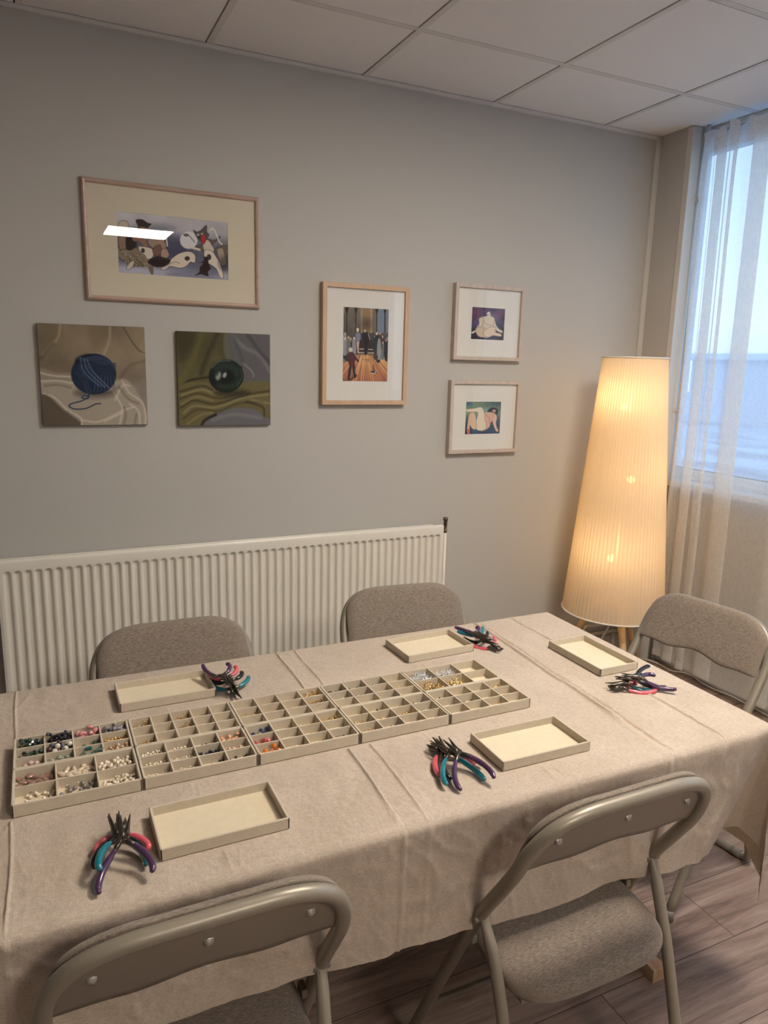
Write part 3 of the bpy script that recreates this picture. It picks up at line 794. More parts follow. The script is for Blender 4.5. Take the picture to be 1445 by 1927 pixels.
LAY = {('b', 0): (4, 3), ('f', 0): (3, 2), ('b', 1): (5, 3), ('f', 1): (4, 3), ('b', 2): (4, 3), ('f', 2): (4, 3), ('b', 3): (4, 3), ('f', 3): (4, 3), ('b', 4): (3, 2), ('f', 4): (4, 3)}
CONT = {('b', 0): 'stone beads of many colours', ('f', 0): 'white and mauve pearls', ('b', 1): 'gold clasps, mostly empty', ('f', 1): 'small white, black and peach pearls', ('b', 2): 'gold findings', ('f', 2): 'blue, red and orange beads at one end', ('b', 3): 'dark green beads in a corner', ('f', 3): 'gold rings', ('b', 4): 'silver and gold head pins', ('f', 4): 'mixed metal findings'}
for (row, i), (c, r) in LAY.items():
    trays[(row, i)] = comp_tray(PX[i], YBk if row == 'b' else YFr, c, r, '%s compartment tray of the %s row, with %s' % (WHERE[i], 'far' if row == 'b' else 'near', CONT[(row, i)]))
def empty_tray(x, y, w, d, rz, label):
    t = thing('flat_tray', label, 'tray', (x, y, ZS), rz, 'empty beige work trays')
    obj('tray_wall', tray_shell(w, d, .0195, .0040), M_vel, t)
    obj('tray_base', newbox(-w/2+.001, w/2-.001, -d/2+.001, d/2-.001, 0, .0035), M_lin, t)
empty_tray(-.3945, -1.2645, .206, .115, 0, 'empty beige tray at the far table edge, before the left rear chair')
empty_tray(.2935, -1.252, .200, .127, math.radians(2.0), 'empty beige tray at the far table edge, before the chair by the valve')
empty_tray(.6615, -1.467, .1225, .204, 0, 'empty beige tray turned lengthwise at the right end of the table')
empty_tray(.235, -1.777, .206, .119, math.radians(-.8), 'empty beige tray at the near table edge, right of the middle pliers')
empty_tray(-.390, -1.782, .204, .119, 0, 'empty beige tray at the near left corner beside the pliers')

# ------------------------------------------------------------------ beads
def bead_mesh(name, kind, r, m, seed=0):
    rr = random.Random(seed); b = bmesh.new()
    if kind == 'round': bmesh.ops.create_icosphere(b, subdivisions=2, radius=r)
    elif kind == 'facet':
        bmesh.ops.create_icosphere(b, subdivisions=1, radius=r)
    elif kind == 'chip':
        bmesh.ops.create_icosphere(b, subdivisions=2, radius=r)
        for v in b.verts: v.co = Vector((v.co.x*1.25, v.co.y*.9, v.co.z*.75))*(1+.25*noise.noise(v.co*240+Vector((seed, 0, 0))))
    elif kind == 'petal':
        bmesh.ops.create_icosphere(b, subdivisions=2, radius=r)
        for v in b.verts: v.co = Vector((v.co.x*1.25, v.co.y*.75, v.co.z*.28+.0006*math.cos(v.co.x*400)))
    elif kind == 'rice':
        bmesh.ops.create_icosphere(b, subdivisions=2, radius=r)
        for v in b.verts: v.co = Vector((v.co.x*1.7, v.co.y*.62, v.co.z*.55))*(1+.12*noise.noise(v.co*300+Vector((seed, 0, 0))))
    elif kind == 'slab':
        bmesh.ops.create_icosphere(b, subdivisions=1, radius=r)
        for v in b.verts: v.co = Vector((v.co.x*1.7, v.co.y*.8, v.co.z*.4))*(1+.25*noise.noise(v.co*200+Vector((seed, 0, 0))))
    smooth(b, kind not in ('facet', 'slab'))
    if kind in ('round', 'facet'):   # drilled hole: a tiny dark dimple ring left as geometry
        pass
    me = bpy.data.meshes.new(name); b.to_mesh(me); b.free(); me.materials.append(m); return me
HOLD = {}
def settle(x0, x1, y0, y1, rads, rr, zf, bias=(0, 0)):
    """drop spheres one after another into a compartment"""
    out = []
    for r in rads:
        best = None
        for _ in range(14):
            u, v = rr.random(), rr.random()
            u = u**(1/(1+bias[0])) if bias[0] > 0 else u; v = v**(1+abs(bias[1])) if bias[1] else v
            x = x0+r+(x1-x0-2*r)*u; y = y0+r+(y1-y0-2*r)*v; z = zf+r
            for (a, b, c, q) in out:
                d2 = (x-a)**2+(y-b)**2; s = r+q
                if d2 < s*s: z = max(z, c+math.sqrt(s*s-d2))
            if best is None or z < best[2]: best = (x, y, z, r)
        out.append(best)
    return out
ROWN = {0: 'far', 1: 'middle', 2: 'near'}
def pile(row, i, c, r, kind, rad, n, mats, name, cat, what, bias=(.6, .5), flat=1.0, seed=None):
    cols, rows = LAY[(row, i)]; x0, x1, y0, y1 = cell(PX[i], YBk if row == 'b' else YFr, cols, rows, c, r)
    rr = random.Random(seed if seed is not None else hash_(row, i, c, r))
    if rows == 2: rn = 'far' if r == 0 else 'near'
    else: rn = ROWN[r]
    lab = '%s, column %s, %s cells of the %s %s-row tray' % (what, ['one', 'two', 'three', 'four', 'five'][c], rn, WHERE[i], 'far' if row == 'b' else 'near')
    grp = '%s of the %s %s-row tray, %s cells, column %d' % (what+'s', WHERE[i], 'far' if row == 'b' else 'near', rn, c+1)
    mats = mats if isinstance(mats, list) else [mats]
    if n > 1: n = int(n*(1.6 if cat == 'bead' else 1.28)); rad *= 1.08
    mes = [bead_mesh(name, kind, rad*(1 if kind in ('round', 'facet') else 1), mm, q) for q, mm in enumerate(mats*(2 if kind not in ('round',) else 1))]
    rads = [rad*flat*rr.uniform(.85, 1.12) for _ in range(n)]
    for (x, y, z, q) in settle(x0, x1, y0, y1, rads, rr, ZS+.0022, bias):
        o = bpy.data.objects.new(name, rr.choice(mes)); COL.objects.link(o)
        s = q/(rad*flat); o.scale = (s, s, s)
        zt = min(z, ZS+TH+.004)
        tilt = .5 if kind in ('petal', 'rice', 'slab', 'chip') else 3.0
        o.rotation_euler = (rr.uniform(-tilt, tilt), rr.uniform(-tilt, tilt), rr.uniform(0, 6.28)); o.location = (x, y, zt)
        tag(o, lab, cat, grp)
def hash_(row, i, c, r): return (1 if row == 'b' else 2)*1000+i*100+c*10+r
def bm_(name, c, rough=.25, metal=0., coat=.6): return mat(name, rgb(*c), rough, metal, coat=coat)
B_green = bm_('green_stone', (38, 52, 44), .12); B_green2 = bm_('green_stone_light', (64, 84, 70), .15)
B_dark = bm_('dark_stone', (34, 32, 38), .12); B_dark2 = bm_('dark_purple_stone', (56, 52, 66), .12)
B_rose = bm_('rose_quartz', (205, 138, 142), .2); B_rose2 = bm_('rose_quartz_pale', (222, 165, 165), .2)
B_pale = bm_('pale_pink_quartz', (205, 178, 170), .2); B_lav = bm_('lavender_stone', (138, 130, 140), .25)
B_white = bm_('white_marbled', (214, 206, 198), .25); B_brown = bm_('brown_stone', (70, 44, 40), .15); B_blueg = bm_('blue_grey_stone', (72, 84, 98), .15)
B_pgreen = bm_('pale_green_stone', (158, 166, 150), .3); B_teal = bm_('teal_stone', (32, 98, 96), .25); B_teal2 = bm_('grey_teal_stone', (92, 124, 112), .3)
B_leaf = bm_('dark_green_leaf', (48, 78, 62), .3)
B_gpearl = bm_('gold_pearl', (206, 172, 128), .22, .25); B_pearl = bm_('white_pearl', (232, 220, 200), .2, .1); B_grey = bm_('grey_pearl', (142, 136, 130), .18, .35)
B_keshi = bm_('mauve_keshi', (168, 134, 122), .22, .3); B_biwa = bm_('cream_biwa', (222, 206, 184), .22, .2)
B_peach = bm_('peach_pearl', (224, 168, 132), .22, .15); B_champ = bm_('champagne_pearl', (206, 176, 150), .22, .2); B_black = bm_('black_pearl', (26, 32, 48), .15, .2)
B_blue = bm_('blue_stone', (44, 58, 104), .15); B_red = bm_('coral_pink_stone', (190, 84, 82), .25); B_orange = bm_('orange_stone', (214, 120, 30), .25)
M_gold = mat('gold_metal', rgb(232, 200, 140), .25, metal=1.0); M_silver = mat('silver_metal', rgb(240, 240, 240), .3, metal=.9); M_dkm = mat('dark_metal', rgb(70, 56, 46), .35, metal=.8)
# far row, leftmost tray
pile('b', 0, 0, 0, 'facet', .0046, 15, [B_green, B_green2], 'bead', 'bead', 'dark green faceted bead')
pile('b', 0, 1, 0, 'facet', .0036, 30, [B_dark, B_dark2], 'bead', 'bead', 'glittering near-black faceted bead')
pile('b', 0, 2, 0, 'chip', .0052, 10, [B_rose, B_rose2], 'bead', 'bead', 'rose pink tumbled stone bead')
pile('b', 0, 3, 0, 'chip', .0042, 15, [B_lav, B_lav], 'bead', 'bead', 'grey lavender stone bead')
pile('b', 0, 0, 1, 'facet', .0042, 13, [B_green, B_green2], 'bead', 'bead', 'small dark green faceted bead')
pile('b', 0, 1, 1, 'round', .0048, 13, [B_dark, B_white, B_brown, B_blueg], 'bead', 'bead', 'round mixed agate bead')
pile('b', 0, 2, 1, 'slab', .0056, 4, [B_leaf], 'stone_chip', 'bead', 'flat dark green stone sliver')
pile('b', 0, 0, 2, 'chip', .0048, 7, [B_pale, B_pale], 'bead', 'bead', 'pale pink quartz bead')
pile('b', 0, 1, 2, 'chip', .0038, 14, [B_pgreen, B_pgreen], 'bead', 'bead', 'pale grey-green stone bead')
pile('b', 0, 2, 2, 'slab', .0058, 5, [B_teal, B_teal2], 'stone_chip', 'bead', 'rough teal stone chunk')
pile('b', 0, 3, 2, 'round', .0036, 22, [B_gpearl, B_champ], 'pearl', 'pearl', 'gold-toned round pearl')
# near row, leftmost tray
pile('f', 0, 0, 0, 'petal', .0066, 26, [B_keshi], 'pearl', 'pearl', 'flat mauve petal pearl', bias=(.4, .6), flat=.5)
pile('f', 0, 1, 0, 'rice', .0060, 26, [B_biwa], 'pearl', 'pearl', 'cream stick pearl', bias=(.4, .5), flat=.55)
pile('f', 0, 2, 0, 'round', .0033, 42, [B_pearl], 'pearl', 'pearl', 'round white pearl', bias=(.8, .4))
pile('f', 0, 0, 1, 'round', .0030, 15, [B_pearl], 'pearl', 'pearl', 'round ivory pearl', bias=(1.2, .3))
pile('f', 0, 1, 1, 'round', .0040, 16, [B_grey], 'pearl', 'pearl', 'silvery grey pearl', bias=(1.0, .3))
pile('f', 0, 2, 1, 'round', .0030, 42, [B_pearl], 'pearl', 'pearl', 'small white pearl', bias=(1.0, .3))
# near row, second tray
pile('f', 1, 3, 0, 'chip', .0044, 11, [B_peach, B_peach], 'pearl', 'pearl', 'peach baroque pearl', bias=(.4, .5))
pile('f', 1, 3, 1, 'round', .0036, 13, [B_champ], 'pearl', 'pearl', 'champagne pink pearl', bias=(.4, .5))
pile('f', 1, 2, 1, 'round', .0031, 22, [B_black], 'pearl', 'pearl', 'blue-black pearl', bias=(.4, .6))
pile('f', 1, 3, 2, 'round', .0024, 16, [B_black, B_dark], 'pearl', 'pearl', 'small black pearl', bias=(.6, .6))
# near row, middle tray
pile('f', 2, 0, 0, 'facet', .0043, 8, [B_blue], 'bead', 'bead', 'dark blue faceted bead', bias=(.4, .5))
pile('f', 2, 0, 1, 'facet', .0052, 5, [B_red], 'bead', 'bead', 'coral pink faceted bead', bias=(.2, .4))
pile('f', 2, 0, 2, 'facet', .0055, 5, [B_orange], 'bead', 'bead', 'orange faceted bead', bias=(.2, .4))
pile('b', 1, 0, 1, 'round', .0042, 1, [B_blue], 'bead', 'bead', 'single dark blue bead', bias=(4, .5))
pile('f', 3, 1, 0, 'facet', .0028, 1, [B_dark], 'bead', 'bead', 'single black bead', bias=(1, .5))
# ---- heaps too small to count
def stuff(row, i, c, r, kind, n, m, label, name='metal_findings', cat='findings', rad=.002, seed=1, bias=(.5, .5)):
    cols, rows = LAY[(row, i)]; x0, x1, y0, y1 = cell(PX[i], YBk if row == 'b' else YFr, cols, rows, c, r)
    rr = random.Random(hash_(row, i, c, r)+seed); b = bmesh.new()
    cx, cy = (x0+x1)/2, (y0+y1)/2; zf = ZS+.0022
    if kind == 'seed':
        for (x, y, z, q) in settle(x0, x1, y0, y1, [rad*rr.uniform(.85, 1.15) for _ in range(n)], rr, zf, bias):
            bmesh.ops.create_icosphere(b, subdivisions=1 if rad < .0016 else 2, radius=q, matrix=Matrix.Translation((x-cx, y-cy, z-ZS)))
    elif kind == 'ring':
        for (x, y, z, q) in settle(x0, x1, y0, y1, [rad*rr.uniform(.7, 1.3) for _ in range(n)], rr, zf-rad*.3, bias):
            M1 = Matrix.Translation((x-cx, y-cy, z-ZS)) @ Matrix.Rotation(rr.uniform(-1.1, 1.1), 4, 'X') @ Matrix.Rotation(rr.uniform(-1.1, 1.1), 4, 'Y')
            typ = rr.random(); 
            if typ < .6:
                pts = [M1 @ Vector((math.cos(a)*q, math.sin(a)*q, 0)) for a in [2*PI*k_/9 for k_ in range(9)]]; tube(b, pts, q*.2, 5)
            elif typ < .85: lathe(b, [(q*.5, -q*.5), (q*.62, 0), (q*.5, q*.5)], 8, M1)
            else: tube(b, [M1 @ Vector((-q, 0, 0)), M1 @ Vector((q, q*.3, 0)), M1 @ Vector((q*1.3, 0, q*.3))], q*.18, 5)
    elif kind == 'pin':
        for k_ in range(n):
            L = rr.uniform(.016, .021) if cols == 3 else .01
            a = rr.gauss(.7, .55); el = rr.uniform(-.05, .75)
            x = rr.uniform(x0+.008, x1-.012); y = rr.uniform(y0+.006, y1-.012); z = zf+.0005+.020*rr.random()**1.2*math.exp(-((x-cx)/.02)**2)
            d = Vector((math.cos(a)*math.cos(el), math.sin(a)*math.cos(el), math.sin(el)))*L
            p0 = Vector((x, y, z))-d*.5; p1 = p0+d
            lo = min(p0.z, p1.z)
            if lo < zf: p0.z += zf-lo; p1.z += zf-lo
            for pnt in (p0, p1):
                if pnt.z < ZS+TH: pnt.x = min(max(pnt.x, x0+.0005), x1-.0005); pnt.y = min(max(pnt.y, y0+.0005), y1-.0005)
            off = Vector((cx, cy, ZS)); tube(b, [p0-off, p1-off], .0007, 5)
            bmesh.ops.create_icosphere(b, subdivisions=1, radius=.0009, matrix=Matrix.Translation(p1-off))
    smooth(b)
    if rows == 2: rn = 'far' if r == 0 else 'near'
    else: rn = ROWN[r]
    lab = '%s, column %s, %s cells of the %s %s-row tray' % (label, ['one', 'two', 'three', 'four', 'five'][c], rn, WHERE[i], 'far' if row == 'b' else 'near')
    o = obj(name, b, m); o.location = (cx, cy, ZS); tag(o, lab, cat, None, 'stuff')
def seedp(row, i, c, r, n, m, label, rad=.0019, bias=(.6, .5)): stuff(row, i, c, r, 'seed', int(n*1.25), m, label, 'seed_pearls', 'pearls', rad*1.1, bias=bias)
seedp('b', 0, 3, 1, 70, M_gold, 'heap of tiny gold beads', .0021)
seedp('f', 1, 0, 0, 46, B_pearl, 'heap of small white pearls', .0023); seedp('f', 1, 1, 0, 50, B_pearl, 'heap of small white pearls', .0021)
seedp('f', 1, 0, 1, 52, B_pearl, 'heap of small white pearls', .0021); seedp('f', 1, 1, 1, 90, B_pearl, 'heap of tiny white pearls', .0016)
seedp('f', 1, 0, 2, 80, B_pearl, 'heap of tiny white pearls', .0015); seedp('f', 1, 1, 2, 60, B_pearl, 'heap of tiny ivory pearls', .0015)
seedp('f', 1, 2, 0, 16, M_dkm, 'scatter of tiny dark beads', .0020, (1.5, .5)); seedp('f', 1, 2, 2, 18, B_dark, 'scatter of tiny black beads', .0022, (1.2, .5))
seedp('b', 3, 0, 0, 40, B_green, 'heap of tiny dark green beads', .0020); seedp('b', 3, 0, 1, 26, B_pgreen, 'scatter of pale green seed beads', .0018)
seedp('b', 3, 1, 0, 30, M_dkm, 'heap of tiny dark beads', .0018); seedp('b', 3, 2, 0, 30, B_green, 'heap of tiny green beads', .0016)
seedp('b', 3, 1, 1, 28, B_brown, 'heap of tiny brown beads', .0018); seedp('f', 4, 0, 0, 10, B_dark, 'few tiny black beads', .0020)
seedp('f', 3, 3, 0, 22, M_dkm, 'heap of tiny bronze beads', .0018); seedp('f', 3, 3, 1, 20, B_pgreen, 'scatter of pale green and gold beads', .0018)
seedp('f', 3, 1, 2, 20, B_brown, 'scatter of tiny dark red beads', .0018); seedp('b', 3, 2, 2, 22, M_dkm, 'scatter of tiny bronze beads', .0016)
for a in [('b', 1, 0, 0, 16, .0026, M_gold), ('b', 1, 2, 0, 14, .0030, M_gold), ('b', 1, 3, 0, 5, .0028, M_gold), ('b', 1, 2, 1, 7, .0032, M_gold), ('b', 1, 0, 2, 12, .0028, M_gold),
          ('b', 2, 0, 0, 5, .0014, M_gold), ('b', 2, 1, 0, 24, .0018, M_gold), ('b', 2, 3, 0, 44, .0022, M_gold), ('b', 2, 0, 1, 20, .0022, M_gold), ('b', 2, 1, 1, 24, .0018, M_gold), ('b', 2, 2, 1, 18, .0021, M_gold), ('b', 2, 3, 1, 38, .0021, M_gold),
          ('f', 2, 2, 0, 14, .0019, M_gold), ('f', 2, 3, 0, 20, .0024, M_gold), ('f', 2, 1, 1, 12, .0016, M_gold), ('f', 2, 2, 1, 14, .0018, M_gold), ('f', 2, 1, 2, 14, .0016, M_gold), ('f', 2, 2, 2, 10, .0016, M_gold), ('f', 2, 3, 2, 9, .0022, M_dkm),
          ('b', 3, 2, 1, 7, .0016, M_dkm), ('b', 3, 3, 1, 10, .0018, M_gold), ('f', 3, 0, 0, 4, .0014, M_gold), ('f', 3, 2, 0, 9, .0016, M_dkm), ('f', 3, 0, 1, 26, .0020, M_gold), ('f', 3, 1, 1, 9, .0026, M_gold), ('f', 3, 2, 1, 13, .0025, M_gold),
          ('f', 3, 0, 2, 18, .0022, M_gold), ('f', 3, 2, 2, 8, .0020, M_dkm), ('f', 3, 3, 2, 10, .0020, M_gold), ('f', 4, 1, 0, 2, .0022, M_gold), ('f', 4, 2, 0, 26, .0016, M_silver), ('f', 4, 3, 0, 22, .0022, M_gold), ('f', 4, 0, 1, 12, .0016, M_dkm), ('f', 4, 1, 1, 16, .0018, M_dkm),
          ('f', 4, 3, 1, 7, .0026, M_gold), ('f', 4, 2, 2, 20, .0020, M_gold), ('f', 4, 0, 2, 3, .0016, M_gold)]:
    mm = a[6]; nm = 'gold' if mm is M_gold else ('silver' if mm is M_silver else 'dark bronze')
    stuff(a[0], a[1], a[2], a[3], 'ring', int(a[4]*1.9), mm, 'scatter of %s findings' % nm, rad=a[5]*1.25, bias=(.9, .3))
stuff('b', 4, 0, 0, 'pin', 150, M_silver, 'bristling heap of silver head pins', 'head_pins', 'pins'); stuff('b', 4, 1, 0, 'pin', 110, M_silver, 'bristling heap of silver head pins', 'head_pins', 'pins')
stuff('b', 4, 0, 1, 'pin', 150, M_gold, 'bristling heap of gold head pins', 'head_pins', 'pins'); stuff('b', 4, 1, 1, 'pin', 110, M_gold, 'bristling heap of gold head pins', 'head_pins', 'pins')

# ------------------------------------------------------------------ pliers
M_jaw = mat('blackened_steel', rgb(92, 86, 80), .28, metal=.85)
GR = {'pink': mat('pink_grip', rgb(214, 92, 108), .22, coat=.6), 'black': mat('black_grip', rgb(18, 17, 19), .2, coat=.6), 'teal': mat('teal_grip', rgb(20, 116, 132), .2, coat=.6), 'purple': mat('purple_grip', rgb(72, 44, 80), .22, coat=.6)}
def pliers(cname, P, E1, E2, J, jaw, label, grp):
    P, E1, E2, J = map(Vector, (P, E1, E2, J))
    t = thing('pliers', label, 'pliers', (P.x, P.y, ZS), 0, grp)
    off = Vector((P.x, P.y, ZS))
    ax = (J-P); ax.z *= .6; ax = ax.normalized()
    side = ax.cross(Vector((0, 0, 1))).normalized(); nrm = side.cross(ax).normalized()
    d1 = (E1-P); d2 = (E2-P)
    if d1.dot(side) > d2.dot(side): side_sign = -1
    else: side_sign = 1
    s1 = -side*side_sign*1.0; s2 = -s1       # s1: side where handle 1 lies
    op = .16
    JL = {'round': .036, 'chain': .040, 'flat': .034, 'cut': .022}[jaw]
    M_g = GR[cname]
    for (E, s, lvl) in ((E1, s1, -.0012), (E2, s2, .0012)):
        # jaw on the opposite side of its handle
        js = -s
        b = bmesh.new()
        root = P+js*.003+ax*.004+nrm*lvl; tip = P+ax*(JL+.006)+js*(math.sin(op)*JL+.0012)
        if jaw == 'cut':
            mid = P+ax*.014+js*.0062
            tube(b, [P-ax*.002, root, mid, tip], [.0048, .0062, .0066, .0016], 10, flat=[(1, .9), (1, .9), (1, .75), (.6, .6)])
        else:
            w = {'round': 1.0, 'chain': .85, 'flat': 1.5}[jaw]; e = {'round': .0010, 'chain': .0011, 'flat': .0018}[jaw]
            mid = root.lerp(tip, .3)
            tube(b, [P-ax*.002, root, mid, root.lerp(tip, .65), tip], [.0045, .0058, .0042, .0028*w**.3, e], 10, flat=[(1, .9), (1, .9), (.9, .8), (.8, .8), (.8, .8)])
        o = obj('jaw', b, M_jaw, t); o.location = -off
        # bare shank then dipped grip, bowed outwards
        d = E-P; L = d.length; outw = (d-ax*d.dot(ax)); 
        if outw.length < .004: outw = s*.01
        outw = outw.normalized()
        K = [P-ax*.001+s*.002, P-ax*.008+s*.006+outw*.001, P+d*.28+outw*.008, P+d*.5+outw*.011, P+d*.72+outw*.0095, P+d*.9+outw*.005, E]
        pp = catmull(K, 5); n = len(pp)
        b = bmesh.new(); tube(b, pp[:12], [.0042]*8+[.0034]*4, 10); o = obj('shank', b, M_jaw, t); o.location = -off
        gp = pp[8:]; m_ = len(gp)
        rads = [.0036+.0016*sstep(0, .25, q/(m_-1))-.0012*sstep(.75, 1, q/(m_-1)) for q in range(m_)]
        b = bmesh.new(); tube(b, gp, rads, 12, round_ends=1); o = obj('handle_grip', b, M_g, t); o.location = -off
    b = bmesh.new()
    R = Matrix((( side.x, ax.x, nrm.x, 0), (side.y, ax.y, nrm.y, 0), (side.z, ax.z, nrm.z, 0), (0, 0, 0, 1)))
    M1 = Matrix.Translation(P) @ R
    lathe(b, [(.0070, -.0042), (.0078, -.003), (.0078, .003), (.0070, .0042)], 14, M1); lathe(b, [(.0026, .0040), (.0026, .0050)], 10, M1)
    o = obj('pivot', b, M_jaw, t); o.location = -off
PL = [
('A', 'purple', (-.540, -1.822, .781), (-.582, -1.884, .747), (-.509, -1.881, .757), (-.535, -1.790, .797), 'round'),
('A', 'teal', (-.547, -1.798, .771), (-.577, -1.857, .764), (-.514, -1.852, .749), (-.548, -1.765, .786), 'chain'),
('A', 'black', (-.547, -1.779, .763), (-.583, -1.833, .752), (-.515, -1.836, .750), (-.549, -1.743, .773), 'flat'),
('A', 'pink', (-.541, -1.761, .752), (-.577, -1.792, .746), (-.506, -1.813, .747), (-.535, -1.735, .760), 'cut'),
('B', 'purple', (.059, -1.790, .771), (.020, -1.866, .748), (.087, -1.870, .758), (.056, -1.755, .783), 'round'),
('B', 'teal', (.050, -1.769, .763), (.003, -1.846, .751), (.077, -1.855, .748), (.043, -1.729, .770), 'chain'),
('B', 'black', (.053, -1.750, .756), (.021, -1.829, .747), (.098, -1.812, .749), (.056, -1.712, .768), 'flat'),
('B', 'pink', (.047, -1.737, .750), (.012, -1.808, .746), (.090, -1.800, .747), (.040, -1.708, .753), 'cut'),
('C', 'purple', (-.272, -1.312, .780), (-.302, -1.228, .779), (-.255, -1.270, .791), (-.263, -1.345, .768), 'round'),
('C', 'pink', (-.262, -1.308, .771), (-.292, -1.240, .766), (-.236, -1.268, .780), (-.257, -1.335, .760), 'cut'),
('C', 'black', (-.257, -1.309, .762), (-.290, -1.259, .757), (-.224, -1.277, .768), (-.255, -1.342, .752), 'flat'),
('C', 'teal', (-.254, -1.326, .750), (-.288, -1.268, .747), (-.209, -1.283, .756), (-.252, -1.358, .745), 'round'),
('D', 'purple', (.420, -1.285, .775), (.407, -1.195, .764), (.432, -1.262, .782), (.436, -1.315, .772), 'round'),
('D', 'teal', (.427, -1.288, .767), (.405, -1.212, .758), (.458, -1.252, .775), (.445, -1.318, .764), 'chain'),
('D', 'black', (.434, -1.300, .759), (.405, -1.245, .752), (.462, -1.270, .767), (.452, -1.330, .755), 'flat'),
('D', 'pink', (.446, -1.328, .750), (.411, -1.282, .746), (.476, -1.282, .756), (.462, -1.355, .748), 'cut'),
('E', 'purple', (.630, -1.667, .774), (.700, -1.714, .752), (.675, -1.670, .772), (.598, -1.642, .778), 'round'),
('E', 'black', (.622, -1.655, .766), (.690, -1.692, .750), (.697, -1.630, .776), (.594, -1.634, .764), 'flat'),
('E', 'teal', (.604, -1.650, .757), (.674, -1.686, .747), (.672, -1.633, .760), (.570, -1.636, .752), 'chain'),
('E', 'pink', (.588, -1.652, .750), (.662, -1.690, .746), (.640, -1.650, .749), (.566, -1.644, .748), 'cut')]
PLW = {'A': 'at the near left corner', 'B': 'left of the near middle tray', 'C': 'beside the far left tray', 'D': 'beside the far middle tray', 'E': 'beside the lengthwise tray'}
PLT = {'purple': 'topmost', 'black': 'black-gripped', 'teal': 'middle', 'pink': 'lowest'}
for s, c, P, E1, E2, J, jw in PL:
    pliers(c, P, E1, E2, J, jw, 'small pliers with %s grips in the pile %s' % (c, PLW[s]), 'small pliers %s' % PLW[s])

